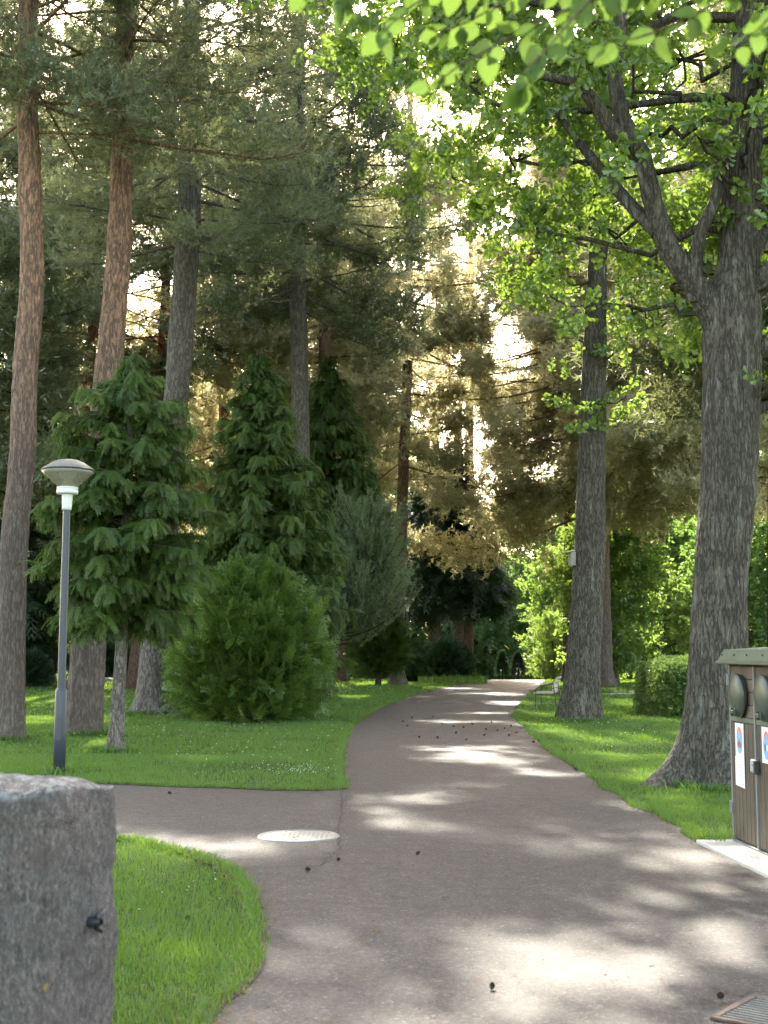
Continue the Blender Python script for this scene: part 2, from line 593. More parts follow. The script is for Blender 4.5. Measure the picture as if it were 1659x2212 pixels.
def shaded_ok(p):
    """True where foliage may stay"""
    g = p[:, :2] - SD[None, :2] / SD[2] * p[:, 2:3]
    wob = 1.3 * (vnoise(np.c_[g * np.array([2.2, 1.2]), np.zeros(len(g))], 77) - 0.5)
    d = ((g[:, 0:1] - SUNNY[None, :, 0]) / (0.82 * SUNNY[None, :, 2] + 0.08)) ** 2 + ((g[:, 1:2] - SUNNY[None, :, 1]) / (0.82 * SUNNY[None, :, 3] + 0.12)) ** 2
    return d.min(axis=1) > 1 + wob


# windows of sky between the crowns: straight openings through the canopy
WINDOWS = []


def window(u, v, r, y0=18, y1=130):
    a, b = at(u, v, y0), at(u, v, y1)
    r *= 0.75
    WINDOWS.append((a, unit(b - a), np.linalg.norm(b - a), r * y0 / FPX, r * y1 / FPX))


for a in [(470, 165, 22), (545, 205, 34), (600, 225, 25), (500, 130, 14), (840, 225, 26), (890, 240, 26), (940, 262, 30), (760, 190, 16), (1110, 500, 52), (1090, 455, 30),
          (1075, 330, 30), (1250, 350, 22), (1240, 440, 24), (1140, 785, 26), (135, 880, 16), (150, 830, 14), (140, 760, 12), (128, 905, 14),
          (60, 470, 16), (340, 60, 16), (260, 250, 14), (700, 40, 14), (1300, 240, 18), (1330, 300, 18)]:
    window(*a)


def view_ok(p):
    ok = np.ones(len(p), bool)
    wob = 1 + 0.7 * (vnoise(p * 1.3, 55) - 0.5)
    for a, d, L, r0, r1 in WINDOWS:
        q = p - a
        t = q @ d
        dist = np.linalg.norm(q - t[:, None] * d, axis=1)
        ok &= ~((t > 0) & (dist < (r0 + (r1 - r0) * t / L) * wob))
    return ok


# ------------------------------------------------------------------ foliage templates (stem along +Y)
def t_needles(n, L, nl, wd, fwd, seed, y0=0.08):
    r = np.random.default_rng(seed)
    y = y0 * L + (1 - y0) * L * (np.arange(n) + r.random(n)) / n
    ph = r.random(n) * 2 * PI
    d = unit(np.stack([np.cos(ph), fwd + 0 * ph, np.sin(ph)], 1))
    side = unit(np.cross(d, r.normal(size=(n, 3))))
    b = np.stack([0 * y, y, 0 * y], 1)
    ln = nl * r.uniform(0.75, 1.15, n)[:, None]
    V = np.stack([b - side * wd / 2, b + side * wd / 2, b + d * ln], 1).reshape(-1, 3)
    F = np.arange(3 * n).reshape(-1, 3)
    return V, F


def t_fan(L, pairs, blen, wd, droop, seed, sub=4, ang=0.75):
    """flat ferny spray (cypress, thuja)"""
    r = np.random.default_rng(seed)
    V, F = [], []

    def bend(p):
        p = np.array(p, float)
        p[2] -= droop * (p[1] / L) ** 2 * L + 0.25 * droop * abs(p[0])
        return p

    def blade(a, d, ln, wdt):
        s = np.array([-d[1], d[0], 0.15 * r.normal()])
        k = len(V)
        V.extend([bend(a - s * wdt / 2), bend(a + s * wdt / 2), bend(a + d * ln * 0.55 + s * wdt * 0.45), bend(a + d * ln), bend(a + d * ln * 0.55 - s * wdt * 0.45)])
        F.extend([(k, k + 1, k + 2), (k, k + 2, k + 4), (k + 4, k + 2, k + 3)])

    def tri(a, d, ln, wdt):
        s = np.array([-d[1], d[0], 0.3 * r.normal()])
        k = len(V)
        V.extend([bend(a - s * wdt / 2), bend(a + s * wdt / 2), bend(a + d * ln + np.array([0, 0, 0.1 * ln * r.normal()]))])
        F.append((k, k + 1, k + 2))
    tri(np.zeros(3), np.array([0, 1.0, 0]), L, wd * 1.2)
    for i in range(pairs):
        t = (i + 0.6) / pairs
        for sd in (-1, 1):
            a0 = np.array([0, L * t, 0])
            ag = ang * r.uniform(0.8, 1.25)
            d = np.array([sd * math.sin(ag), math.cos(ag), 0])
            ln = blen * (1 - 0.75 * t) * r.uniform(0.8, 1.2) + 0.12 * blen
            blade(a0, d, ln, wd)
            for j in range(sub):
                tt = (j + 0.7) / (sub + 0.5)
                s2 = 1 if j % 2 else -1
                a2 = 0.7 * s2
                d2 = np.array([d[0] * math.cos(a2) - d[1] * math.sin(a2), d[0] * math.sin(a2) + d[1] * math.cos(a2), 0])
                tri(a0 + d * ln * tt, d2, ln * 0.42 * (1.1 - tt) + 0.02, wd * 0.9)
    return np.array(V), np.array(F)


OAK_HALF = [(0, 0), (0.16, 0.16), (0.36, 0.30), (0.22, 0.42), (0.48, 0.58), (0.28, 0.70), (0.34, 0.86), (0.0, 1.0)]
PLAIN_HALF = [(0, 0), (0.36, 0.30), (0.34, 0.6), (0.0, 1.0)]


def t_leaves(n, L, ll, half, seed, spread=0.9, droop=0.25):
    r = np.random.default_rng(seed)
    V, F = [], []
    for i in range(n):
        y = L * (0.15 + 0.85 * (i + r.random()) / n)
        ph = i * 2.4 + r.normal() * 0.4
        d = unit(np.array([math.cos(ph) * spread, 0.55 + 0.3 * r.random(), math.sin(ph) * spread - droop]))
        up = unit(np.array([0, 0, 1.0]) + 0.7 * r.normal(size=3))
        x = unit(np.cross(d, up))
        nrm = np.cross(x, d)
        s = ll * r.uniform(0.7, 1.15)
        base = np.array([0, y, 0]) + d * 0.25 * ll
        for sd in (-1, 1):
            k = len(V)
            for (a, b) in half:
                V.append(base + s * (sd * a * x + b * d + nrm * (0.35 * a - 0.25 * b * b)))
            m = len(half)
            for q in range(1, m - 1):
                F.append((k, k + q, k + q + 1) if sd > 0 else (k, k + q + 1, k + q))
    return np.array(V), np.array(F)


T_PINE = [t_needles(46, 0.46, 0.105, 0.016, 0.75, s) for s in (1, 2, 3)]
T_PINE_FAR = [t_needles(18, 0.55, 0.16, 0.040, 0.7, s) for s in (4, 5)]
T_SPRUCE = [t_needles(46, 0.55, 0.06, 0.016, 0.9, s) for s in (6, 7)]
T_CYP = [t_fan(0.46, 8, 0.17, 0.017, 0.55, s, 4, 0.62) for s in (1, 2, 3, 4)]
T_CYP_FAR = [t_fan(0.65, 6, 0.30, 0.034, 0.45, s, 2) for s in (4, 5)]
T_THUJA = [t_fan(0.30, 6, 0.14, 0.015, -0.05, s, 3) for s in (1, 2, 3)]
T_OAK = [t_leaves(11, 0.34, 0.105, OAK_HALF, s) for s in (1, 2, 3)]
T_BROAD = [t_leaves(12, 0.5, 0.13, PLAIN_HALF, s) for s in (4, 5, 6)]
T_SHRUB = [t_leaves(14, 0.22, 0.05, PLAIN_HALF, s) for s in (7, 8)]


class Leaves:
    """collects foliage placements, then writes ONE mesh"""

    def __init__(s, templates):
        s.T = templates
        s.p, s.d, s.k, s.t, s.r = [], [], [], [], []

    def add(s, p, d, scale, tone, roll=None):
        n = len(p)
        if not n:
            return
        s.p.append(p)
        s.d.append(unit(d))
        s.k.append(np.ones(n) * scale)
        s.t.append(np.ones(n) * tone)
        s.r.append(rng.uniform(0, 2 * PI, n) if roll is None else roll * np.ones(n))

    def count(s):
        return sum(len(x) for x in s.p)

    def mesh(s, name, mat, origin=(0, 0, 0), gaps=True, windows=True):
        p = np.vstack(s.p)
        d = np.vstack(s.d)
        k = np.concatenate(s.k)
        t = np.concatenate(s.t)
        r = np.concatenate(s.r)
        ok = p[:, 2] > 0.02
        if gaps:
            ok &= shaded_ok(p)
        if windows:
            ok &= view_ok(p)
        p, d, k, t, r = p[ok], d[ok], k[ok], t[ok], r[ok]
        up = np.tile([0, 0, 1.0], (len(d), 1))
        up[np.abs(d[:, 2]) > 0.97] = [1.0, 0.2, 0]
        x = unit(np.cross(d, up))
        z = np.cross(x, d)
        c, sn = np.cos(r)[:, None], np.sin(r)[:, None]
        x, z = x * c + z * sn, z * c - x * sn
        VV, FF, TT = [], [], []
        off = 0
        which = rng.integers(0, len(s.T), len(p))
        for w_, (V, F) in enumerate(s.T):
            i = np.where(which == w_)[0]
            if not len(i):
                continue
            W = (p[i, None, :] - np.asarray(origin)) + k[i, None, None] * (V[None, :, 0:1] * x[i, None, :] + V[None, :, 1:2] * d[i, None, :] + V[None, :, 2:3] * z[i, None, :])
            VV.append(W.reshape(-1, 3).astype(np.float32))
            f = F[None] + (np.arange(len(i)) * len(V))[:, None, None] + off
            FF.append(f.reshape(-1, F.shape[1]))
            off += len(i) * len(V)
            TT.append((t[i, None] + rng.normal(0, 0.10, (len(i), len(F)))).ravel())
        return mesh_np(name, np.vstack(VV), [np.vstack(FF)], mat, tone=np.concatenate(TT))


def limb(p0, az, el, L, n=8, sag=0.0, tip=0.0, wob=0.06):
    s = np.linspace(0, 1, n)
    d = np.array([math.cos(az) * math.cos(el), math.sin(az) * math.cos(el), math.sin(el)])
    P = p0 + L * s[:, None] * d
    P[:, 2] += L * (-sag * s ** 1.5 + tip * s ** 3)
    wv = np.cumsum(rng.normal(0, wob * L / n, (n, 3)), axis=0)
    wv -= wv[0]
    return P + wv * s[:, None]


def along(P, s):
    t = np.clip(np.asarray(s, float), 0, 1) * (len(P) - 1)
    i = np.minimum(t.astype(int), len(P) - 2)
    f = (t - i)[..., None]
    return P[i] * (1 - f) + P[i + 1] * f


def path_at_z(P, z):
    i = int(np.clip(np.searchsorted(P[:, 2], z), 1, len(P) - 1))
    f = np.clip((z - P[i - 1, 2]) / max(P[i, 2] - P[i - 1, 2], 1e-6), 0, 1)
    return P[i - 1] * (1 - f) + P[i] * f


def pine_crown(P, h0, h1, Lmax, nl, lv, br, dens=1.0, tw=1.0, tone=0.5, sag=0.18, bias=None, fd=0.10):
    nl = int(nl * 1.3)
    for i in range(nl):
        t = (i + rng.random()) / nl
        h = h0 + (h1 - h0) * t
        prof = (0.6 + 0.4 * math.sin(PI * min(1, 0.25 + t))) * (1 - 0.75 * t ** 2.2)
        L = Lmax * prof * rng.uniform(0.55, 1.1)
        az = i * 2.39996 + rng.normal() * 0.3
        if bias is not None and rng.random() < bias[1]:
            az = bias[0] + rng.normal() * 0.55
        el = -0.12 + 0.75 * t ** 1.3 + rng.normal() * 0.14
        p0 = path_at_z(P, h)
        Q = limb(p0, az, el, L, 9, sag, sag * 0.9, 0.10)
        br.add(*tube(Q, np.linspace(0.014 + 0.0075 * L, 0.006, 9), 6))
        m = max(3, int(L * 4.8 * dens))
        ltone = tone + rng.normal() * 0.12
        for j in range(m):
            s = 0.28 + 0.72 * (j + rng.random()) / m
            q = along(Q, s)
            a2 = az + (1 if j % 2 else -1) * rng.uniform(0.45, 1.2)
            l2 = (0.30 * L * (1.15 - s) + 0.45) * rng.uniform(0.6, 1.15)
            Q2 = limb(q, a2, rng.uniform(-0.8, 0.25) if sag > 0.28 else rng.uniform(-0.25, 0.45), l2, 4, 0.10, 0.16, 0.08)
            if not (shaded_ok(Q2[1:3]).all() and view_ok(Q2[1:3]).all()):
                continue
            br.add(*tube(Q2, np.linspace(0.011, 0.005, 4), 3))
            k = max(2, int(l2 / fd))
            tt = 0.2 + 0.8 * (np.arange(k) + rng.random(k)) / k
            pp = along(Q2, tt) + rng.normal(0, 0.07, (k, 3))
            d2 = unit(Q2[-1] - Q2[0])
            dd = d2 * 0.55 + np.array([0, 0, 0.30]) + rng.normal(0, 0.5, (k, 3))
            lv.add(pp, dd, tw * rng.uniform(0.75, 1.2, k), ltone + rng.normal(0, 0.12, k))


def cone_crown(P, h0, h1, Lfun, nl, lv, br, step=0.16, sag=0.25, tip=0.05, el0=0.1, el1=0.6, tw=1.0, tone=0.45, hang=0.55, side=0.9, vary=0.7):
    """cypress and spruce: tiers of boughs, sprays on both sides that hang"""
    for i in range(nl):
        t = (i + rng.random()) / nl
        h = h0 + (h1 - h0) * t
        L = max(0.2, Lfun(t) * rng.uniform(vary, 1.15))
        az = i * 2.39996 + rng.normal() * 0.4
        el = el0 + (el1 - el0) * t + rng.normal() * 0.12
        p0 = path_at_z(P, h)
        Q = limb(p0, az, el, L, 7, sag, tip, 0.06)
        br.add(*tube(Q, np.linspace(0.010 + 0.008 * L, 0.005, 7), 4))
        k = max(4, int(L / step * 3.0))
        s = 0.12 + 0.88 * (np.arange(k) + rng.random(k)) / k
        pp = along(Q, s)
        sg = np.where(np.arange(k) % 2, 1.0, -1.0) * rng.uniform(0.3, 1.0, k)
        dirv = np.array([math.cos(az), math.sin(az), 0])
        sidev = np.array([-math.sin(az), math.cos(az), 0])
        dd = dirv[None] * 0.8 + sidev[None] * (sg * side)[:, None] + np.array([0, 0, 1.0])[None] * (-hang * s + 0.15)[:, None] + rng.normal(0, 0.34, (k, 3))
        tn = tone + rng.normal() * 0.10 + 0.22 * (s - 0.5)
        lv.add(pp, dd, tw * rng.uniform(0.7, 1.15, k) * (0.65 + 0.5 * math.sqrt(max(0.05, 1 - t))), tn + rng.normal(0, 0.07, k), rng.normal(0, 0.45, k))


def blob_crown(P, lobes, lv, br, per, tw=1.0, tone=0.5, shell=0.55, rad=None):
    """broadleaf crown: lobes are (centre, radii); leaf clumps gather near each lobe's outside"""
    for c, r in lobes:
        c, r = np.asarray(c, float), np.asarray(r, float)
        p0 = path_at_z(P, max(P[0, 2], c[2] - 0.8 * r[2]))
        if br is not None:
            n = 7
            s = np.linspace(0, 1, n)[:, None]
            Q = p0 * (1 - s) + c * s
            Q[:, 2] += 0.12 * np.linalg.norm(c - p0) * np.sin(s[:, 0] * PI) * -0.5
            Q[1:-1] += rng.normal(0, 0.05 * np.linalg.norm(c - p0), (n - 2, 3))
            r0 = rad or 0.02 + 0.012 * np.linalg.norm(c - p0)
            br.add(*tube(Q, np.linspace(r0, 0.02, n), 6))
        ncl = max(2, int(per / 14))
        cd = unit(rng.normal(size=(ncl, 3)))
        cr = shell + (1 - shell) * rng.random(ncl) ** 0.6
        cc = c + cd * cr[:, None] * r
        for q, dv in zip(cc, cd):
            k = int(rng.integers(9, 19)) if r.mean() > 0.5 else int(rng.integers(4, 9))
            sp = 0.20 * r.mean() + 0.12
            pp = q + rng.normal(0, 1, (k, 3)) * sp * np.array([1, 1, 0.6])
            dd = dv * 0.6 + rng.normal(0, 0.7, (k, 3)) + np.array([0, 0, -0.1])
            lv.add(pp, dd, tw * rng.uniform(0.8, 1.2, k), tone + rng.normal() * 0.13 + rng.normal(0, 0.06, k))
            if br is not None and rng.random() < 0.5:
                Q = limb(c, 0, 0, 0.01, 5)
                s = np.linspace(0, 1, 5)[:, None]
                Q = c * (1 - s) + q * s
                Q[1:-1] += rng.normal(0, 0.06, (3, 3))
                br.add(*tube(Q, np.linspace(0.022, 0.006, 5), 4))


# ------------------------------------------------------------------ ground and roads
def sstep(a, b, x):
    t = np.clip((x - a) / (b - a), 0, 1)
    return t * t * (3 - 2 * t)


def terrain(x, y):
    x, y = np.asarray(x, float), np.asarray(y, float)
    rise = 0.75 * sstep(38, 80, y) * sstep(5, 17, -x)
    dip = -0.085 * np.maximum(0, y - 66) * sstep(-6, 3, x) * sstep(0, 8, y - 64)
    dip = np.maximum(dip, -2.6)
    return rise + dip


xs = np.concatenate([np.arange(-200, -30, 10), np.arange(-30, 30, 1.0), np.arange(30, 201, 10)])
ys = np.concatenate([np.arange(-40, 0, 5), np.arange(0, 110, 1.0), np.arange(110, 400, 10)])
X, Y = np.meshgrid(xs, ys)
V = np.stack([X, Y, terrain(X, Y) - 0.012], -1).reshape(-1, 3)
nx = len(xs)
i = np.arange(len(ys) - 1)[:, None] * nx
j = np.arange(nx - 1)[None]
Q = np.stack([i + j, i + j + 1, i + nx + j + 1, i + nx + j], -1).reshape(-1, 4)
kind(link('ground', mesh_np('ground', V, [Q], M['lawn'], smooth=True)), 'structure')


def gp(pts):
    return np.array([on_ground(*p)[:2] for p in pts])


MAIN_LEFT = np.vstack([gp([(738, 1706), (733, 1650), (742, 1600), (768, 1560), (820, 1530), (900, 1500), (985, 1481)]), [[5.0, 66.0]]])
MAIN_RIGHT = np.vstack([gp([(1530, 1822), (1490, 1798), (1450, 1775), (1340, 1715), (1250, 1660), (1190, 1620), (1140, 1575), (1116, 1552), (1119, 1538), (1130, 1520), (1152, 1495)]), [[8.2, 66.0]]])
SIDE_FAR = np.vstack([[[-14, 17.2]], gp([(-200, 1676), (248, 1695), (500, 1703), (640, 1708), (738, 1706)])])
NEAR_EDGE = np.vstack([gp([(430, 2212), (520, 2100), (556, 2010), (548, 1950), (505, 1892), (430, 1852), (335, 1826), (248, 1812), (-200, 1786)]), [[-14, 13.0]]])


def dense(P, n=60, wob=0.02, seed=0):
    Pd = catmull(np.c_[P, np.zeros(len(P))], n)[:, :2]
    nrm = unit(np.c_[-np.gradient(Pd[:, 1]), np.gradient(Pd[:, 0])])
    w_ = wob * 2 * (vnoise(np.c_[Pd * 2.2, np.full(n, seed)], seed) - 0.5)
    return Pd + nrm * w_[:, None]


e_left = dense(MAIN_LEFT, 140, 0.06, 1)
e_right = dense(MAIN_RIGHT, 160, 0.07, 2)
e_side = dense(SIDE_FAR, 80, 0.04, 3)
near0 = np.vstack([[[-0.45, -3.0], [-0.6, 2.0], [-0.72, 4.0]], NEAR_EDGE])
e_near = dense(near0, 160, 0.06, 4)
# one outline: up the right edge, back down the left, along the side path and round the near lawn
ROAD = np.vstack([[[2.75, -3.0], [2.75, 10.6]], e_right, e_left[::-1], e_side[::-1], e_near[::-1]])


def inside(poly, p):
    x, y = p[:, 0], p[:, 1]
    c = np.zeros(len(p), bool)
    x1, y1 = poly[-1]
    for x2, y2 in poly:
        hit = ((y2 > y) != (y1 > y)) & (x < (x1 - x2) * (y - y2) / (y1 - y2 + 1e-12) + x2)
        c ^= hit
        x1, y1 = x2, y2
    return c


def sheet(name, poly, z, mat):
    bm = bmesh.new()
    vs = [bm.verts.new((p[0], p[1], z)) for p in poly]
    f = bm.faces.new(vs)
    f.normal_update()
    if f.normal.z < 0:
        f.normal_flip()
    bmesh.ops.triangulate(bm, faces=[f])
    me = bpy.data.meshes.new(name)
    bm.to_mesh(me)
    bm.free()
    me.materials.append(mat)
    return me


kind(link('road', sheet('road', ROAD, 0.004, M['asphalt'])), 'structure')
# the road goes over the crest and down
yy = np.arange(66.0, 96, 1.0)
l_ = np.c_[5.0 + (yy - 66) * 0.12, yy]
r_ = np.c_[8.2 + (yy - 66) * 0.12, yy]
V = np.vstack([np.c_[l_, terrain(l_[:, 0], l_[:, 1]) + 0.012], np.c_[r_, terrain(r_[:, 0], r_[:, 1]) + 0.012]])
n = len(yy)
V[0, 2] = V[n, 2] = 0.004
kind(link('road', mesh_np('road_far', V, [np.array([(k, n + k, n + k + 1, k + 1) for k in range(n - 1)])], M['asphalt'])), 'structure')


def strip(name, P, w0, w1, z, mat, seed):
    n = len(P)
    nrm = unit(np.c_[-np.gradient(P[:, 1]), np.gradient(P[:, 0])])
    a = w0 * (0.5 + vnoise(np.c_[P * 3.1, np.full(n, 1)], seed))
    b = w1 * (0.5 + vnoise(np.c_[P * 3.7, np.full(n, 2)], seed))
    A, B = P + nrm * a[:, None], P - nrm * b[:, None]
    V = np.vstack([np.c_[A, np.full(n, z)], np.c_[B, np.full(n, z)]])
    F = np.array([(k, n + k, n + k + 1, k + 1) for k in range(n - 1)])
    return mesh_np(name, V, [F], mat)


def resample(P, step):
    s = np.concatenate([[0], np.cumsum(np.linalg.norm(np.diff(P, axis=0), axis=1))])
    t = np.arange(0, s[-1], step)
    return np.c_[np.interp(t, s, P[:, 0]), np.interp(t, s, P[:, 1])]


for P_, sd in ((e_left, 1), (e_right, 2), (e_side, 3), (e_near, 4)):
    kind(link('soil_edge', strip('soil_edge', resample(P_, 0.12), 0.05, 0.06, 0.0085, M['soil'], sd)), 'structure')
seam1 = resample(np.vstack([gp([(738, 1706), (737, 1760), (728, 1800), (735, 1835), (705, 1860), (690, 1872), (540, 1876), (505, 1892)])]), 0.05)
seam1 = seam1 + 0.012 * rng.normal(size=seam1.shape)
kind(link('asphalt_seam', strip('asphalt_seam', seam1, 0.004, 0.003, 0.0085, M['seam'], 5)), 'structure')
for pts in ([(745, 1560), (900, 1566), (1118, 1560)], [(1230, 1652), (1000, 1612), (745, 1622)]):
    P_ = resample(gp(pts), 0.08)
    P_ = P_ + 0.015 * rng.normal(size=P_.shape)
    kind(link('asphalt_seam', strip('asphalt_seam', P_, 0.005, 0.004, 0.0085, M['seam'], 6)), 'structure')
# pale footpath crossing the right lawn
fp = gp([(1300, 1500), (1340, 1499), (1400, 1497), (1480, 1493), (1800, 1488)])
kind(link('footpath', strip('footpath', resample(fp, 0.5), 0.75, 0.75, 0.004, M['gravel'], 7)), 'structure')
FOOT = fp


# ------------------------------------------------------------------ grass
def grass():
    out = []
    # (y range, blades per m2, height, width)
    for y0, y1, den, h, wd in ((3.6, 9, 5200, 0.041, 0.0040), (9, 14, 3000, 0.048, 0.0055), (14, 20, 2000, 0.050, 0.0068), (20, 30, 800, 0.055, 0.011), (30, 46, 330, 0.06, 0.018), (46, 80, 110, 0.07, 0.032)):
        area = (y1 - y0) * (y1 + y0) / 2 * 0.70
        n = int(area * den)
        y = np.sqrt(rng.uniform(y0 ** 2, y1 ** 2, n))
        x = y * rng.uniform(-0.35, 0.35, n)
        p = np.c_[x, y]
        ok = ~inside(ROAD, p)
        ok &= ~((np.abs(p[:, 1] - np.interp(p[:, 0], FOOT[:, 0], FOOT[:, 1])) < 0.7) & (p[:, 0] > FOOT[0, 0]))
        ok &= ~((p[:, 1] > 66) & (np.abs(p[:, 0] - 6.6 - (p[:, 1] - 66) * 0.12) < 1.6))
        bare = vnoise(np.c_[p * 1.3, np.zeros(n)], 31)
        ok &= rng.random(n) < 0.12 + 1.35 * bare
        p = p[ok]
        k = vnoise(np.c_[p * 0.8, np.zeros(len(p))], 33)
        out.append((p, h * (0.55 + 0.9 * k) * rng.uniform(0.6, 1.3, len(p)), wd * rng.uniform(0.7, 1.2, len(p)), 0.25 + 0.5 * vnoise(np.c_[p * 0.35, np.ones(len(p))], 35) + rng.normal(0, 0.13, len(p))))
    # longer blades along the cut edges
    for P_, inward in ((e_left, 1), (e_right, -1), (e_side, 1), (e_near, -1)):
        q = resample(P_, 0.006)
        q = q[(q[:, 1] > 3.5) & (q[:, 1] < 45)]
        q = q[rng.random(len(q)) < np.clip(14 / q[:, 1], 0.15, 1)]
        nrm = unit(np.c_[-np.gradient(q[:, 1]), np.gradient(q[:, 0])])
        for rep in range(3):
            s = rng.normal(0, 0.035, len(q))
            qq = q + nrm * s[:, None]
            out.append((qq, rng.uniform(0.03, 0.085, len(q)), 0.0045 + 0.0004 * q[:, 1], rng.uniform(0.2, 0.7, len(q))))
    # tufts round the tree feet and posts
    for (cx, cy_, r0, n) in ((-4.28, 20.4, 0.16, 500), (4.1, 15.2, 0.62, 1800), (4.35, 28.9, 0.50, 900), (-5.7, 24.4, 0.42, 900), (-6.7, 23.0, 0.33, 700), (-5.75, 32, 0.55, 900), (-4.27, 16.8, 0.10, 260), (-1.05, 3.9, 0.3, 900), (2.72, 11.0, 0.05, 200)):
        a = rng.uniform(0, 2 * PI, n)
        r = r0 + np.abs(rng.normal(0, 0.09, n))
        p = np.c_[cx + r * np.cos(a), cy_ + r * np.sin(a)]
        p = p[~inside(ROAD, p)]
        out.append((p, rng.uniform(0.05, 0.15, len(p)), 0.006 + 0.0004 * p[:, 1], rng.uniform(0.25, 0.8, len(p))))
    # rough grass bank by the crest
    n = 5000
    p = np.c_[rng.uniform(1.6, 4.6, n), rng.uniform(58, 72, n)]
    out.append((p, rng.uniform(0.1, 0.45, n), np.full(n, 0.03), rng.uniform(0.5, 1.0, n)))
    p = np.vstack([o[0] for o in out])
    h = np.concatenate([o[1] for o in out])
    wd = np.concatenate([o[2] for o in out])
    tn = np.concatenate([o[3] for o in out])
    n = len(p)
    az = rng.uniform(0, 2 * PI, n)
    fc = rng.uniform(0, 2 * PI, n)
    lean = h * rng.uniform(0.15, 0.9, n)
    z0 = terrain(p[:, 0], p[:, 1]) - 0.012
    sx, sy = np.cos(fc) * wd / 2, np.sin(fc) * wd / 2
    lx, ly = np.cos(az) * lean, np.sin(az) * lean
    b1 = np.stack([p[:, 0] - sx, p[:, 1] - sy, z0], 1)
    b2 = np.stack([p[:, 0] + sx, p[:, 1] + sy, z0], 1)
    m1 = np.stack([p[:, 0] - sx * .8 + lx * .35, p[:, 1] - sy * .8 + ly * .35, z0 + h * .6], 1)
    m2 = np.stack([p[:, 0] + sx * .8 + lx * .35, p[:, 1] + sy * .8 + ly * .35, z0 + h * .6], 1)
    tp = np.stack([p[:, 0] + lx, p[:, 1] + ly, z0 + h], 1)
    V = np.stack([b1, b2, m2, m1, tp], 1).reshape(-1, 3)
    k = np.arange(n)[:, None] * 5
    Q = k + np.array([[0, 1, 2, 3]])
    T = k + np.array([[3, 2, 4]])
    me = mesh_np('lawn_grass', V, [Q, T], M['grass'], tone=np.concatenate([tn, tn]))
    o = link('lawn_grass', me)
    kind(tag(o, 'short mown green grass of the lawns on both sides of the path', 'grass'), 'stuff')


grass()


def flowers():
    pts = []
    q = []
    for (u, v, ru, rv, n) in ((650, 1672, 70, 10, 80), (450, 1580, 300, 40, 110), (560, 1640, 180, 35, 60), (900, 1470, 120, 5, 50), (760, 1490, 70, 12, 60), (1300, 1600, 130, 30, 60), (150, 1550, 140, 50, 110), (380, 1950, 90, 60, 10), (1250, 1560, 100, 8, 40)):
        for _ in range(n):
            q.append(on_ground(u + ru * rng.normal() * 0.6, v + rv * rng.normal() * 0.6)[:2])
    q = np.array(q)
    q = q[~inside(ROAD, q)]
    V, F, mi = [], [], []
    for x, y in q:
        r = 0.0045 + 0.00028 * y
        z = 0.055 + 0.02 * rng.random()
        tx, ty = rng.normal() * 0.4, rng.normal() * 0.4 - 0.4
        k = len(V)
        V.append((x, y, z + 0.3 * r))
        for a in range(8):
            rr = r * (1 if a % 2 else 0.72)
            cx, sy = rr * math.cos(a * PI / 4), rr * math.sin(a * PI / 4)
            V.append((x + cx, y + sy, z + tx * cx + ty * sy))
        for a in range(8):
            F.append((k, k + 1 + a, k + 1 + (a + 1) % 8))
            mi.append(0)
        k = len(V)
        for a in range(5):
            V.append((x + 0.3 * r * math.cos(a * 1.257), y + 0.3 * r * math.sin(a * 1.257), z + 0.5 * r))
        F += [(k, k + 1, k + 2), (k, k + 2, k + 3), (k, k + 3, k + 4)]
        mi += [1, 1, 1]
    o = link('daisies', mesh_np('daisies', V, [np.array(F)], [M['petal'], M['pollen']], mat_idx=mi))
    kind(tag(o, 'tiny white daisies and clover heads scattered over the lawn', 'flowers'), 'stuff')


flowers()


def litter():
    q = []
    for P_ in (e_left, e_right, e_side, e_near):
        a = resample(P_, 0.009)
        a = a[(a[:, 1] > 3.5) & (a[:, 1] < 50)]
        q.append(a + rng.normal(0, 0.085, a.shape))
    for (u, v, ru, rv, n) in ((1020, 1577, 90, 9, 260), (640, 1806, 110, 20, 60), (1570, 2165, 90, 20, 60), (1000, 1900, 600, 260, 700), (1000, 1600, 200, 60, 300), (740, 1770, 15, 60, 60)):
        q.append(np.array([on_ground(u + ru * rng.normal() * .6, v + rv * rng.normal() * .6)[:2] for _ in range(n)]))
    p = np.vstack(q)
    n = len(p)
    a = rng.uniform(0, 2 * PI, n)
    ln = rng.uniform(0.003, 0.020, n) * (1 + 0.02 * p[:, 1])
    wd = ln * rng.uniform(0.12, 0.5, n)
    d = np.c_[np.cos(a), np.sin(a)]
    s = np.c_[-d[:, 1], d[:, 0]]
    z = np.full(n, 0.012)
    V = np.stack([np.c_[p - d * ln[:, None], z], np.c_[p + s * wd[:, None], z + 0.004], np.c_[p + d * ln[:, None], z + 0.002], np.c_[p - s * wd[:, None], z]], 1).reshape(-1, 3)
    o = link('leaf_litter', mesh_np('leaf_litter', V, [np.arange(4 * n).reshape(-1, 4)], M['litter']))
    kind(tag(o, 'brown dry needles and leaf crumbs along the path edges', 'litter'), 'stuff')


litter()


# ------------------------------------------------------------------ trees
def on_terrain(p):
    return np.array([p[0], p[1], float(terrain(p[0], p[1])) - 0.03])


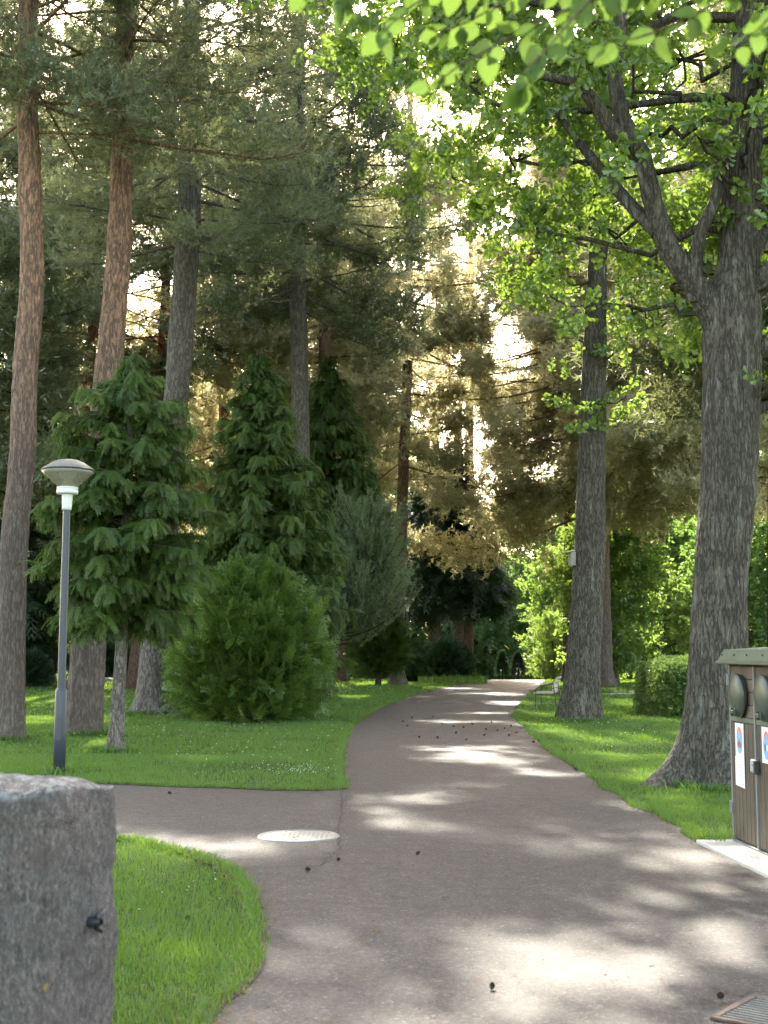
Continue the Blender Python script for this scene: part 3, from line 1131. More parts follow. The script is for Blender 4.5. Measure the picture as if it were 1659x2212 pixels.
def tree(name, label, cat, pts, radii, bk, seed, grow, leafmat, templates, group=None, gaps=True, windows=True, tk=None, limbs=()):
    pts = np.asarray(pts, float)
    pts[0] = on_terrain(pts[0])
    base = pts[0].copy()
    T = thing(name, label, cat, base, group)
    (V, Q), P, rr = trunk(pts, radii, bk, seed, **(tk or {}))
    part('trunk', mesh_np('trunk', V - base, [Q], bk, smooth=True), T)
    for lp, lr in limbs:
        (V, Q), _, _ = trunk(lp, lr, bk, seed + 3, seg=20, step=0.05, flare=0.35, flare_h=0.3, amp=0.009, lobes=2)
        part('limb', mesh_np('limb', V - base, [Q], bk, smooth=True), T)
    lv, br = Leaves(templates), Acc()
    grow(P, lv, br)
    if br.n:
        for k in range(len(br.v)):
            br.v[k] = br.v[k] - base
        part('branches', br.mesh('branches', bk), T)
    part('crown', lv.mesh('crown', leafmat, base, gaps, windows), T)
    return T


def px(lst, y, top=()):
    """trunk line given as picture points at distance y, then the rest up to the top in metres"""
    P = [at(u, v, y) for u, v in lst]
    for dx, dz in top:
        P.append(P[-1] + np.array([dx, 0, dz]))
    return np.array(P)


# -- the three tall pines on the left lawn
tree('pine_tree', 'tall pine with orange upper bark at the far left edge of the lawn', 'tree',
     px([(20, 1595), (30, 1200), (47, 1000), (55, 800), (70, 600), (65, 400), (58, 200), (62, 0)], 23, [(0.1, 4), (0.2, 4.5)]),
     [0.245, 0.23, 0.225, 0.22, 0.215, 0.20, 0.19, 0.17, 0.13, 0.04], M['pine_bark'], 1,
     lambda P, lv, br: pine_crown(P, 11.0, 21, 3.8, 44, lv, br, tone=0.5), M['pine'], T_PINE, tk=dict(seg=48, flare=0.25))
tree('pine_tree', 'tall pine with a thick deeply furrowed trunk directly behind the lamp post', 'tree',
     px([(180, 1580), (205, 1200), (230, 850), (253, 600), (262, 400), (268, 200), (272, 0)], 24.4, [(0.1, 4), (0.1, 4.5)]),
     [0.335, 0.29, 0.265, 0.235, 0.21, 0.19, 0.165, 0.12, 0.04], M['pine_bark'], 2,
     lambda P, lv, br: pine_crown(P, 11.4, 22, 4.5, 52, lv, br, tone=0.5), M['pine'], T_PINE, tk=dict(seg=56, flare=0.12, amp=0.022, freq=8))
tree('pine_tree', 'tall pine with grey flaky bark and a pale plated foot beside the round bush', 'tree',
     px([(330, 1539), (342, 1300), (381, 850), (400, 600), (408, 480), (412, 200), (414, 0)], 32, [(0.1, 3), (0, 4)]),
     [0.42, 0.335, 0.31, 0.30, 0.29, 0.25, 0.19, 0.12, 0.04], M['grey_pine_bark'], 3,
     lambda P, lv, br: pine_crown(P, 11.6, 24, 4.8, 58, lv, br, tone=0.5), M['pine'], T_PINE, tk=dict(seg=56, flare=0.45, amp=0.026, freq=7))
# -- pines further back
tree('pine_tree', 'straight grey pine trunk rising between the two pointed cypresses', 'tree',
     px([(655, 1512), (648, 860), (644, 620), (642, 300)], 40, [(0.1, 4), (0.1, 4)]),
     [0.30, 0.27, 0.255, 0.20, 0.12, 0.05], M['grey_pine_bark'], 4,
     lambda P, lv, br: (pine_crown(P, 12.2, 25, 4.8, 62, lv, br, 0.9, 1.25, 0.35), pine_crown(P, 15.0, 23.5, 5.8, 26, lv, br, 0.9, 1.25, 0.5, 0.2, (0.1, 0.75))), M['pine'], T_PINE_FAR, tk=dict(seg=28, step=0.1))
tree('pine_tree', 'slim orange red pine trunk close behind the grey flaky pine', 'tree',
     px([(288, 1467), (345, 850), (362, 520), (372, 200)], 50, [(0.1, 5), (0.1, 3)]),
     [0.25, 0.20, 0.18, 0.16, 0.10, 0.04], M['red_bark'], 5,
     lambda P, lv, br: pine_crown(P, 13, 27, 5.2, 60, lv, br, 0.9, 1.3, 0.6), M['sun_tinted_pine'], T_PINE_FAR, tk=dict(seg=24, step=0.12))
tree('pine_tree', 'slim reddish pine trunk left of the thick furrowed pine', 'tree',
     px([(165, 1465), (190, 850), (205, 660), (215, 300)], 48, [(0.1, 5), (0.1, 3)]),
     [0.27, 0.22, 0.20, 0.17, 0.10, 0.04], M['red_bark'], 6,
     lambda P, lv, br: pine_crown(P, 11, 26, 5.0, 60, lv, br, 0.9, 1.3, 0.5), M['pine'], T_PINE_FAR, tk=dict(seg=24, step=0.12))
tree('pine_tree', 'pine with a pale foot and reddish upper trunk where the lawn meets the path bend', 'tree',
     px([(858, 1478), (862, 1320), (872, 1000), (880, 800), (884, 500), (886, 200)], 57, [(0, 3)]),
     [0.30, 0.26, 0.23, 0.21, 0.17, 0.12, 0.05], M['pine_bark'], 7,
     lambda P, lv, br: (pine_crown(P, 9.5, 28, 4.6, 50, lv, br, 0.95, 1.35, 0.45), pine_crown(P, 14.5, 27, 6.4, 44, lv, br, 0.95, 1.35, 0.5, 0.25, (0.3, 0.4))), M['sun_tinted_pine'], T_PINE_FAR, tk=dict(seg=24, step=0.12, flare=0.6))
tree('pine_tree', 'broad sunlit pine with low hanging golden foliage and red limbs behind the middle oak', 'tree',
     px([(1306, 1478), (1300, 1180), (1296, 850), (1290, 500), (1285, 200)], 56, [(0, 2.5)]),
     [0.36, 0.32, 0.28, 0.22, 0.14, 0.05], M['pine_bark'], 8,
     lambda P, lv, br: (pine_crown(P, 7.5, 27.5, 9.0, 92, lv, br, 0.9, 1.3, 0.6, 0.34, (PI, 0.42), 0.10), pine_crown(P, 13, 25, 8.5, 34, lv, br, 1.0, 1.35, 0.6, 0.3, (PI, 0.7), 0.10)), M['sun_tinted_pine'], T_PINE_FAR, tk=dict(seg=28, step=0.1))
tree('pine_tree', 'sunlit pine with reddish limbs behind the large right oak', 'tree',
     px([(1600, 1500), (1590, 1000), (1580, 500), (1575, 200)], 46, [(0, 3.5)]),
     [0.30, 0.27, 0.22, 0.14, 0.05], M['red_bark'], 9,
     lambda P, lv, br: pine_crown(P, 6.8, 24, 5.6, 58, lv, br, 0.8, 1.3, 0.5, 0.24, (PI, 0.3)), M['sun_tinted_pine'], T_PINE_FAR, tk=dict(seg=24, step=0.12))
k = 20
for (u, Y, lab, h0, h1, L, mat, bkm, tn) in (
        (480, 58, 'pine with sunny yellowish needles far behind the left pointed cypress', 7, 29, 5.8, 'sun_tinted_pine', 'red_bark', 0.5),
        (735, 64, 'tall pine with sunny needles behind the right pointed cypress', 7, 27, 4.8, 'sun_tinted_pine', 'red_bark', 0.35),
        (696, 50, 'pine whose olive crown leans over the path behind the slender cypress', 9.5, 25, 4.4, 'sun_tinted_pine', 'pine_bark', 0.25),
        (1565, 50, 'sunny pine crown hanging between the two oaks', 8, 25, 6.0, 'sun_tinted_pine', 'red_bark', 0.4),
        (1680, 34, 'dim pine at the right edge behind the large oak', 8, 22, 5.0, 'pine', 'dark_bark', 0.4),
        (1010, 72, 'tall pine with a hazy loose crown behind the golden foliage above the path end', 15, 33, 6.4, 'sun_tinted_pine', 'red_bark', 0.4),
        (1228, 62, 'thin sunny pine crown high above the crest behind the middle oak', 11, 28, 4.8, 'sun_tinted_pine', 'red_bark', 0.5),
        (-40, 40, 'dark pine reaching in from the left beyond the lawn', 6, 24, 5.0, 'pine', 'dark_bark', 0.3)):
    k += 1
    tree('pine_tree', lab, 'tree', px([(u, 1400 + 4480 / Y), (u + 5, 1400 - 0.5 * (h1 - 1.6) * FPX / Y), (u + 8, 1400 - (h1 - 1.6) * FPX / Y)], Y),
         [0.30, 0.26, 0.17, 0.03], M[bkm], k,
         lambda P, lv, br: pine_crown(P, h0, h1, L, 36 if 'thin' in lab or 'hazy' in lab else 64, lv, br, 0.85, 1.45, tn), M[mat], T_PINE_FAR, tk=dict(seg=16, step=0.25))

# -- dark spruces
for (u, Y, lab, h0, h1, r, nl) in (
        (120, 62, 'tall dark spruce at the left behind the pines', 2.5, 22, 3.8, 130),
        (25, 52, 'dark spruce at the left picture edge behind the orange pine', 2.0, 23, 3.8, 130),
        (330, 76, 'dark spruce far behind the grey flaky pine', 2.0, 15, 3.6, 110),
        (600, 80, 'dark spruce far behind the pointed cypresses', 2.0, 16, 3.8, 110),
        (990, 66, 'black green spruce with low hanging boughs at the left side of the path end', 3.8, 11.5, 2.5, 150),
        (940, 70, 'black green spruce with a stout brown trunk left of the path end', 4.0, 12.5, 2.8, 130)):
    k += 1
    tree('spruce_tree', lab, 'tree', px([(u, 1400 + 4480 / Y), (u, 900)], Y, [(0, h1 - (1.6 + 500 * Y / FPX) + 0.3)]),
         [0.30, 0.20, 0.03], M['dark_bark'] if u < 900 else M['grey_pine_bark'], k,
         lambda P, lv, br: cone_crown(P, h0, h1, lambda t: r * (0.8 + 0.35 * min(1, t * 5) - 1.05 * t), nl, lv, br, 0.24, 0.22, 0.08, 0.0, 0.3, 1.55, 0.4, 0.45),
         M['spruce'], T_CYP_FAR, tk=dict(seg=16, step=0.25))

# -- weeping cypresses
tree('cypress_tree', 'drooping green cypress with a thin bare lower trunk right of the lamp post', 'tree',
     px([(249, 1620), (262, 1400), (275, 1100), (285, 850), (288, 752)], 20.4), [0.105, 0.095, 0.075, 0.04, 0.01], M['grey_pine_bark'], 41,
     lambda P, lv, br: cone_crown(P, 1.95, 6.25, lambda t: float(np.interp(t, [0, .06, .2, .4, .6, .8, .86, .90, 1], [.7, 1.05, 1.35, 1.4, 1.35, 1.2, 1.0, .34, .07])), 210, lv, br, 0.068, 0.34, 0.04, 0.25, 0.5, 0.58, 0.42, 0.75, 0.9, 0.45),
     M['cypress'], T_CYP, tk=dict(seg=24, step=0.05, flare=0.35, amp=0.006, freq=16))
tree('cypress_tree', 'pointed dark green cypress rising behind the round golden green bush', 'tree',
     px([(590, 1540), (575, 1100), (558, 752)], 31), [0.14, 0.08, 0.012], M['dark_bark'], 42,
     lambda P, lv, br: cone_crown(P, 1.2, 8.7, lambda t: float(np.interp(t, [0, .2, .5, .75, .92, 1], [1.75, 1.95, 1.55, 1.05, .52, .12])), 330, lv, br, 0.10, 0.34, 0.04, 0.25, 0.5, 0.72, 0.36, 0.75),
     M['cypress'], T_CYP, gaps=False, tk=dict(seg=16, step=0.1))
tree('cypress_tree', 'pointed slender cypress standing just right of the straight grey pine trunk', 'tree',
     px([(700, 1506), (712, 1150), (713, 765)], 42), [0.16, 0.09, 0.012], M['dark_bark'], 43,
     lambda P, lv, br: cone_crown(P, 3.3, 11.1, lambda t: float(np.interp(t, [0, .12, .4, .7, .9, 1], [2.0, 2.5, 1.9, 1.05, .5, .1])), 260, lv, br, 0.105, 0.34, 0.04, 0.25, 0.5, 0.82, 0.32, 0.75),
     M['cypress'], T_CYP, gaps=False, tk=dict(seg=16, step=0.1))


def mugo(P, lv, br):
    for i in range(95):
        t = (i + rng.random()) / 95
        p0 = path_at_z(P, 1.7 + 3.3 * t)
        az, L = i * 2.4, (2.35 - 1.5 * t) * rng.uniform(.45, 1.15)
        Q = limb(p0, az, 0.05 + 0.6 * t, L, 6, 0.05, 0.38, 0.10)
        br.add(*tube(Q, np.linspace(0.025, 0.006, 6), 4))
        n = int(L * 24)
        s = 0.3 + 0.7 * rng.random(n)
        pp = along(Q, s) + rng.normal(0, 0.10, (n, 3))
        dd = unit(Q[-1] - Q[-3]) + np.array([0, 0, 0.5]) + rng.normal(0, 0.28, (n, 3))
        lv.add(pp, dd, rng.uniform(0.7, 1.1, n), 0.5 + 0.1 * rng.normal() + 0.35 * (s - .6))


tree('mountain_pine', 'grey green mountain pine with upswept pale shoots leaning towards the path', 'tree',
     px([(680, 1512), (730, 1380), (785, 1240), (800, 1060)], 37), [0.13, 0.11, 0.08, 0.03], M['dark_bark'], 44, mugo, M['mugo'], T_PINE, tk=dict(seg=14, step=0.1))


# -- yew with two stems, small thuja, round thuja
def yew(P, lv, br):
    blob_crown(P, [((P[0, 0] + a, P[0, 1] + b, z), (r, r, r * .7)) for a, b, z, r in ((0, 0, 3.2, 1.5), (-.9, .3, 2.7, 1.1), (.9, 0, 3.0, 1.2), (.2, -.4, 4.4, 1.3))], lv, br, 260, 1.5, 0.35)


tree('yew_tree', 'small dark yew with two bare stems at the back of the left lawn', 'tree',
     px([(745, 1462), (748, 1400), (750, 1330)], 69), [0.14, 0.11, 0.06], M['dark_bark'], 45, yew, M['spruce'], T_SPRUCE,
     tk=dict(seg=14, step=0.1), limbs=[(px([(756, 1462), (760, 1400), (766, 1335)], 69), [0.10, 0.08, 0.04])])


def thuja_shell(cx, cy_, z0, h, prof, n, lv, tone, scale, inner=0.35):
    t = rng.random(n) ** 0.85
    az = rng.uniform(0, 2 * PI, n)
    r = np.interp(t, [a for a, b in prof], [b for a, b in prof])
    lump = 0.76 + 0.46 * vnoise(np.c_[np.cos(az) * 2.6, np.sin(az) * 2.6, t * 5], 91)
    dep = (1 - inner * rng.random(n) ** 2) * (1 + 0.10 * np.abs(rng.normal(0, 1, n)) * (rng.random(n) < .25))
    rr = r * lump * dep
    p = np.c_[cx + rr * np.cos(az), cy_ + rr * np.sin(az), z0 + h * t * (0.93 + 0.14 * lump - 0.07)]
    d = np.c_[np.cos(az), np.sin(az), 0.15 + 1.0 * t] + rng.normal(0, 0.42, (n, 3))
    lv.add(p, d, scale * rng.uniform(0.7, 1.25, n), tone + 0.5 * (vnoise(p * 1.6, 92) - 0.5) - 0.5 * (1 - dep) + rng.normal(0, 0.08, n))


def bush(name, label, base, h, prof, n, leafmat, templates, tone, scale, bk='dark_bark', stem=0.06, z0=0.05, group=None, seed=50, gaps=True):
    b = on_terrain(base)
    return tree(name, label, 'bush', [b, b + np.array([0.03, 0, h * 0.5]), b + np.array([0, 0.02, h * 0.85])], [stem, stem * .7, 0.01], M[bk], seed,
                lambda P, lv, br: thuja_shell(b[0], b[1], b[2] + z0, h - z0, prof, n, lv, tone, scale), M[leafmat], templates, group, gaps=gaps, windows=False,
                tk=dict(seg=12, step=0.08))


g = on_ground(543, 1552)
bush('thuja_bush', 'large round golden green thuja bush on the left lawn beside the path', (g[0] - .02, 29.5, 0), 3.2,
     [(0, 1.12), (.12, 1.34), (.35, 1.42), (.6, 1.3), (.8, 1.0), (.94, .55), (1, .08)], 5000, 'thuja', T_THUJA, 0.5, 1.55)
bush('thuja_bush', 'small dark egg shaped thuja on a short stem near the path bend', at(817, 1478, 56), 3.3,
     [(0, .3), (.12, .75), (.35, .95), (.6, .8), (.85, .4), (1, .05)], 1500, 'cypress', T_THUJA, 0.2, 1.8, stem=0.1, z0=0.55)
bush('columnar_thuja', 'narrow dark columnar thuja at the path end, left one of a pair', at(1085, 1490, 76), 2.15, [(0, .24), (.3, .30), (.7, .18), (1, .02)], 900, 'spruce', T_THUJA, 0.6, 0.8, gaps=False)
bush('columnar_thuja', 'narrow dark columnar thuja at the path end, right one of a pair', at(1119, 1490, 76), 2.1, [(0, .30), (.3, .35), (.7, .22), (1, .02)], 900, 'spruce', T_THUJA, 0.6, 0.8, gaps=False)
DOME = [(0, .8), (.25, 1.0), (.6, .9), (.85, .6), (1, .1)]


def dome(s):
    return [(a, b * s) for a, b in DOME]


for (u, Y, h, r, lab, mt, tn) in (
        (925, 63, 1.3, 0.9, 'dark dense shrub at the foot of the spruces, nearer the lawn', 'spruce', 0.7),
        (965, 62, 1.55, 1.0, 'dark rounded shrub overhanging the path edge near the crest', 'spruce', 0.8),
        (895, 65, 1.0, 0.8, 'low dark shrub beside the second lamp post', 'cypress', 0.1),
        (60, 50, 1.0, 0.55, 'small clipped dark round bush behind the far left pine', 'spruce', 0.6),
        (72, 53, 2.2, 0.6, 'taller dark upright bush behind the far left pine', 'spruce', 0.5),
        (236, 60, 1.3, 0.8, 'dark low bush with a grey stone at its foot', 'spruce', 0.6),
        (700, 74, 1.0, 1.3, 'long dark shrub at the back edge of the left lawn', 'spruce', 0.5),
        (775, 75, 0.9, 1.0, 'dark shrub with lit leaves behind the small yew', 'cypress', 0.5),
        (200, 77, 1.8, 1.0, 'sunny flowering shrub with pink blossoms at the back of the lawn', 'yellow_leaf', 0.5),
        (410, 70, 2.2, 1.5, 'sunny yellow green shrub behind the round thuja', 'yellow_leaf', 0.6),
        (715, 84, 3.2, 1.6, 'bright yellow lit shrub glimpsed beyond the small yew', 'yellow_leaf', 0.7)):
    b = at(u, 1450, Y)
    o = bush('shrub', lab, b, h, dome(r), int(900 * r), mt, T_SHRUB if mt == 'yellow_leaf' else T_THUJA, tn, 2.4 if mt == 'yellow_leaf' else 1.8, gaps=False)
    if 'pink' in lab:
        V, F = [], []
        for _ in range(26):
            c = rng.normal(0, 0.5, 3) * [1, 1, 0.6] + [0, -0.5, 1.0]
            kk = len(V)
            V += [c + [-.06, 0, 0], c + [0, -.03, -.06], c + [.06, 0, 0], c + [0, -.03, .06]]
            F.append((kk, kk + 1, kk + 2, kk + 3))
        part('blossoms', mesh_np('blossoms', V, [np.array(F)], M['pink']), o)


# clipped hedge on the right lawn
def hedge():
    b = np.array([7.75, 31.8, 0.0])
    T = thing('clipped_hedge', 'rounded clipped green hedge on the right lawn with two pale blossoms', 'hedge', b)
    lv, br = Leaves(T_SHRUB), Acc()
    n = 7000
    d = unit(rng.normal(size=(n, 3)))
    d[:, 2] = np.abs(d[:, 2])
    q = np.sign(d) * np.abs(d) ** 0.72
    q /= np.max(np.abs(q), axis=1, keepdims=True) ** 0.65
    p = q * np.array([1.25, 1.5, 1.12]) * (0.96 + 0.1 * rng.random((n, 1))) * (0.96 + .08 * vnoise(q * 3, 8))[:, None]
    p = p * (1 - 0.12 * rng.random((n, 1)) ** 2)
    lv.add(p + b + [0, 0, 0.05], d + rng.normal(0, 0.35, (n, 3)), rng.uniform(0.75, 1.2, n), 0.5 + 0.3 * (vnoise(p * 2, 5) - .5) + rng.normal(0, .08, n))
    part('foliage', lv.mesh('foliage', M['thuja'], b, False, False), T)
    for kk in range(7):
        a = kk * 0.9
        br.add(*tube(np.array([[0.5 * math.cos(a), 0.5 * math.sin(a), -0.02], [0.7 * math.cos(a), 0.8 * math.sin(a), 0.8]]), [0.03, 0.012], 6))
    part('stems', br.mesh('stems', M['dark_bark']), T)
    for c in ((-0.55, -1.25, 1.12), (-0.1, -1.42, 0.95)):
        V, F = [], []
        for a in range(5):
            w_ = a * 1.2566
            e = np.array([math.cos(w_), -0.35, math.sin(w_)]) * 0.055
            s = np.array([-math.sin(w_), 0, math.cos(w_)]) * 0.028
            kk = len(V)
            V += [np.array(c), c + e * .6 + s, c + e, c + e * .6 - s]
            F.append((kk, kk + 1, kk + 2, kk + 3))
        part('blossom', mesh_np('blossom', V, [np.array(F)], M['petal']), T)


hedge()

# -- the large oak beside the shed
Yo = 15.55
oak_pts = px([(1545, 1700), (1546, 1600), (1550, 1400), (1560, 1200), (1575, 1000), (1582, 800), (1583, 680), (1596, 560), (1602, 420), (1612, 200)], Yo, [(0.1, 1.6), (0.2, 2.5)])


def oak_grow(P, lv, br):
    lobes = [((1.1, 16.4, 9.0), (1.3, 1.0, .8)), ((1.8, 16.8, 8.1), (1.1, .9, .7)), ((2.9, 16.8, 8.7), (1.2, .9, .8)), ((2.0, 16.4, 7.0), (.7, .6, .4)), ((2.9, 17.2, 7.4), (.9, .8, .6)), ((2.6, 14.8, 8.6), (.6, .5, .4)),
             ((4.6, 16.6, 8.3), (1.1, .9, .8)), ((5.3, 14.7, 6.3), (.7, .6, .5)), ((3.9, 17.2, 6.5), (.8, .8, .6)), ((4.75, 17, 7.3), (1., .8, .8)), ((5.9, 16.6, 8.6), (1.2, 1.2, .9)), ((6.4, 15.8, 7.4), (1.1, 1.1, .8)), ((3.7, 14.6, 7.5), (.5, .4, .35)), ((4.5, 14.5, 8.6), (.8, .6, .5)),
             ((4.2, 17.4, 9.8), (1.9, 1.8, 1.1)), ((2.6, 16.6, 10.4), (1.8, 1.8, .9)), ((5.6, 14.2, 10.4), (1.8, 1.8, 1.0)), ((0.5, 16.2, 10.2), (1.5, 1.6, .9)), ((0.2, 18.2, 11.3), (1.7, 1.6, .9)), ((1.6, 18.8, 12.2), (1.8, 1.6, 1.0)), ((3.4, 18.6, 12.2), (1.8, 1.6, 1.0)),
             ((3.9, 15.2, 12.4), (2.3, 2.2, 1.3)), ((1.9, 14.8, 11.8), (1.9, 1.9, 1.1)), ((6.2, 16.4, 12), (2, 2, 1.2)), ((-0.4, 20.5, 13.6), (1.6, 1.6, .8)), ((1.0, 21.5, 14.2), (1.8, 1.6, .9)), ((2.8, 21.0, 14), (1.8, 1.7, .9)),  # high outlying lobes, mostly out of view, added for their shade on the path
             ((4.62, 15.2, 4.7), (.25, .25, .25)), ((5.0, 15.9, 7.3), (.8, .6, .6)), ((5.5, 15.2, 8.2), (.8, .7, .6)), ((5.1, 16.6, 6.2), (.8, .6, .5)), ((4.3, 14.6, 7.7), (.55, .4, .4)), ((3.2, 16.4, 6.0), (.6, .5, .4))]
    for c, r in lobes:
        blob_crown(P, [(c, r)], lv, br, 24 + (52 if c[2] < 9.2 else 85) * r[0] * r[1] ** .5, 1.0, 0.55)


def limbpx(lst, y):
    return np.array([at(a, b, y + dy) for a, b, dy in lst])


tree('oak_tree', 'large old oak with flared lichen spotted trunk and forked limb beside the brown shed', 'tree', oak_pts,
     [0.385, 0.36, 0.335, 0.325, 0.335, 0.34, 0.345, 0.25, 0.235, 0.20, 0.15, 0.05], M['oak_bark'], 60, oak_grow, M['oak_leaf'], T_OAK,
     tk=dict(seg=88, step=0.035, flare=0.95, flare_h=0.38, amp=0.014, freq=13),
     limbs=[(limbpx([(1575, 740, 0), (1522, 645, -.1), (1450, 545, -.2), (1412, 440, -.25), (1387, 340, -.3), (1345, 255, -.3), (1328, 160, -.3), (1340, 80, -.3), (1350, -60, -.2)], Yo), [0.19, 0.165, 0.13, 0.115, 0.105, 0.10, 0.085, 0.08, 0.05]),
            (limbpx([(1505, 650, -.1), (1500, 580, -.2), (1515, 500, -.3), (1545, 430, -.3), (1560, 330, -.2), (1585, 260, 0)], Yo), [0.10, 0.085, 0.075, 0.07, 0.055, 0.04]),
            (limbpx([(1425, 500, -.2), (1370, 450, 0), (1300, 370, .2), (1245, 300, .3), (1200, 240, .4)], Yo), [0.085, 0.075, 0.07, 0.055, 0.03]),
            (limbpx([(1388, 340, -.3), (1330, 290, -.5), (1285, 225, -.6), (1240, 180, -.7), (1130, 158, -.8)], Yo), [0.085, 0.085, 0.075, 0.06, 0.025]),
            (limbpx([(1600, 640, 0), (1650, 600, -.1), (1720, 530, -.3), (1790, 400, -.4)], Yo), [0.14, 0.12, 0.10, 0.06]),
            (limbpx([(1600, 560, 0), (1640, 520, .2), (1690, 440, .4), (1720, 300, .5)], Yo), [0.11, 0.09, 0.08, 0.05]),
            (limbpx([(1610, 780, 0), (1670, 740, -.1), (1760, 720, -.2)], Yo), [0.09, 0.07, 0.04]),
            (limbpx([(1610, 900, 0), (1665, 875, 0), (1740, 860, .2)], Yo), [0.07, 0.05, 0.03])])


def oak2_grow(P, lv, br):
    lobes = [((3.6, 28.6, 9.6), (.5, .5, .4)), ((4.3, 28.4, 8.7), (.45, .4, .5)), ((3.9, 28.5, 7.4), (.45, .4, .4)), ((5.1, 28.4, 8.1), (.45, .4, .35)), ((4.3, 28.3, 6.7), (.25, .25, .2)),
             ((5.4, 28.5, 7.2), (.35, .3, .2)), ((5.6, 28.6, 9.6), (.9, .8, .5)), ((3.2, 29, 11.4), (1.3, 1.2, .8)), ((5.4, 29.5, 12), (1.5, 1.5, .9)), ((2.4, 28.5, 13.6), (1.6, 1.6, .9)), ((1.6, 29, 12.4), (1.1, 1, .6)), ((2.7, 29.5, 11.7), (1.0, 1, .6)), ((1.8, 28.5, 14.9), (1.1, 1, .6)), ((3.3, 29.6, 10.4), (.9, .9, .5)), ((4.4, 28, 14.2), (1.9, 1.9, 1.1)), ((6.6, 29, 14.5), (1.8, 1.8, 1.1)),
             ((3.6, 30, 16.2), (2.1, 2, 1.2)), ((5.6, 29, 17), (2, 2, 1.2)), ((1.4, 29.6, 15.5), (1.6, 1.6, 1)), ((0.4, 27.5, 15.0), (1.6, 1.5, .8)), ((2.0, 27, 18), (2, 1.8, 1)), ((4, 28, 19.3), (2.2, 2, 1.1)), ((6, 29, 19.2), (2, 2, 1.1)), ((0.6, 28.5, 17.5), (1.8, 1.7, 1)), ((7.0, 28.5, 11.4), (1.1, 1.1, .7))]  # topmost lobes sit above the view, put in to shade the path
    for c, r in lobes:
        blob_crown(P, [(c, r)], lv, br, (4 if r[0] < .6 else 20) + (34 if r[0] < .6 else 58) * r[0] * r[1] ** .5, 1.1, 0.6)


tree('oak_tree', 'straight dark oak with a bird box on its trunk beside the park bench', 'tree',
     px([(1251, 1556), (1262, 1400), (1274, 1200), (1278, 1000), (1283, 800), (1290, 600), (1299, 420), (1302, 200)], 29.1, [(0, 3), (0.1, 2)]),
     [0.40, 0.375, 0.35, 0.30, 0.265, 0.22, 0.19, 0.15, 0.10, 0.04], M['oak_bark'], 61, oak2_grow, M['oak_leaf'], T_OAK,
     tk=dict(seg=64, step=0.06, flare=0.38, flare_h=0.5, amp=0.017, freq=11))


# -- background broadleaf trees: three kinds, then copies
def broad_tree(name, label, base, h, r, leafmat, tone, seed, n, low=0.12, group=None, bk='dark_bark', tr=0.25):
    b = on_terrain(base)

    def grow(P, lv, br):
        lobes = []
        for i in range(15):
            t = low + (1 - low) * (i + rng.random()) / 15
            rad = r * (0.55 + 0.45 * math.sin(PI * min(1, t * 0.95 + 0.1)))
            a = i * 2.4
            q = rad * rng.uniform(0.35, 0.75)
            s = r * rng.uniform(0.36, 0.52)
            lobes.append(((b[0] + q * math.cos(a), b[1] + q * math.sin(a), b[2] + max(s * .75, h * t * .92)), (s, s, s * 0.75)))
        blob_crown(P, lobes, lv, br, n / 15, 1.35, tone, 0.5)
    return tree(name, label, 'tree', [b, b + [0.1, 0, h * .4], b + [0, 0, h * .85]], [tr, tr * .7, 0.03], M[bk], seed, grow, M[leafmat], T_BROAD, group, gaps=False, windows=False, tk=dict(seg=14, step=0.2))


BG = 'leafy trees closing the view behind the lawns'
protoA = broad_tree('broadleaf_tree', 'dense mid green broadleaf tree beyond the right lawn, right of the big oak', at(1690, 1440, 62), 13, 4.6, 'broad', 0.45, 70, 4200, 0.06, BG)
protoB = broad_tree('broadleaf_tree', 'bright yellow green tree hanging over the path end left of the middle oak', at(1222, 1440, 84), 9.5, 3.0, 'yellow_leaf', 0.55, 71, 2200, 0.05, BG)
protoC = broad_tree('broadleaf_tree', 'yellow green tree with a visible pale trunk between the two oaks', at(1322, 1475, 60), 8.0, 2.6, 'yellow_leaf', 0.35, 72, 2000, 0.17, BG, 'grey_pine_bark', 0.26)
protoD = broad_tree('broadleaf_tree', 'dark green broadleaf tree behind the clipped hedge', at(1440, 1440, 72), 12, 4.2, 'broad', 0.15, 73, 4200, 0.06, BG)


def clone(src, label, u, Y, s, rz, group=BG, sz=None):
    o = copy_tree(src)
    b = on_terrain(at(u, 1440, Y))
    o.location = b
    o.rotation_euler = (0, 0, rz)
    o.scale = (s, s, sz or s)
    o['label'] = label
    o['group'] = group
    return o


clone(protoA, 'mid green tree at the end of the path behind the columnar thujas', 1070, 96, 0.85, 1.0)
clone(protoA, 'leafy tree rising behind the bright yellow green tree', 1190, 100, 1.25, 2.2)
clone(protoD, 'dark leafy tree just left of the path end', 1010, 92, 0.8, 0.7)
clone(protoD, 'dark leafy tree beyond the black green spruces', 900, 98, 1.2, 2.9)
clone(protoD, 'shady tree filling the gap between hedge and large oak', 1530, 80, 1.05, 4.1)
clone(protoA, 'tall leafy tree far behind the yellow green tree with pale trunk', 1350, 100, 1.5, 3.3)
clone(protoA, 'tall leafy tree far behind the clipped hedge', 1480, 98, 1.45, 5.0)
clone(protoA, 'tall leafy tree at the right picture edge behind the shed', 1640, 92, 1.45, 0.4)
clone(protoB, 'pale yellow green bush like tree at the right end of the crest', 1196, 72, 0.42, 2.5)
clone(protoB, 'low yellow green tree behind the bench', 1225, 84, 0.9, 4.0)
clone(protoC, 'sunny low tree right of the clipped hedge', 1560, 66, 0.8, 1.3)
WOOD = 'trees of the dark wood behind the left lawn'
n_ = 0
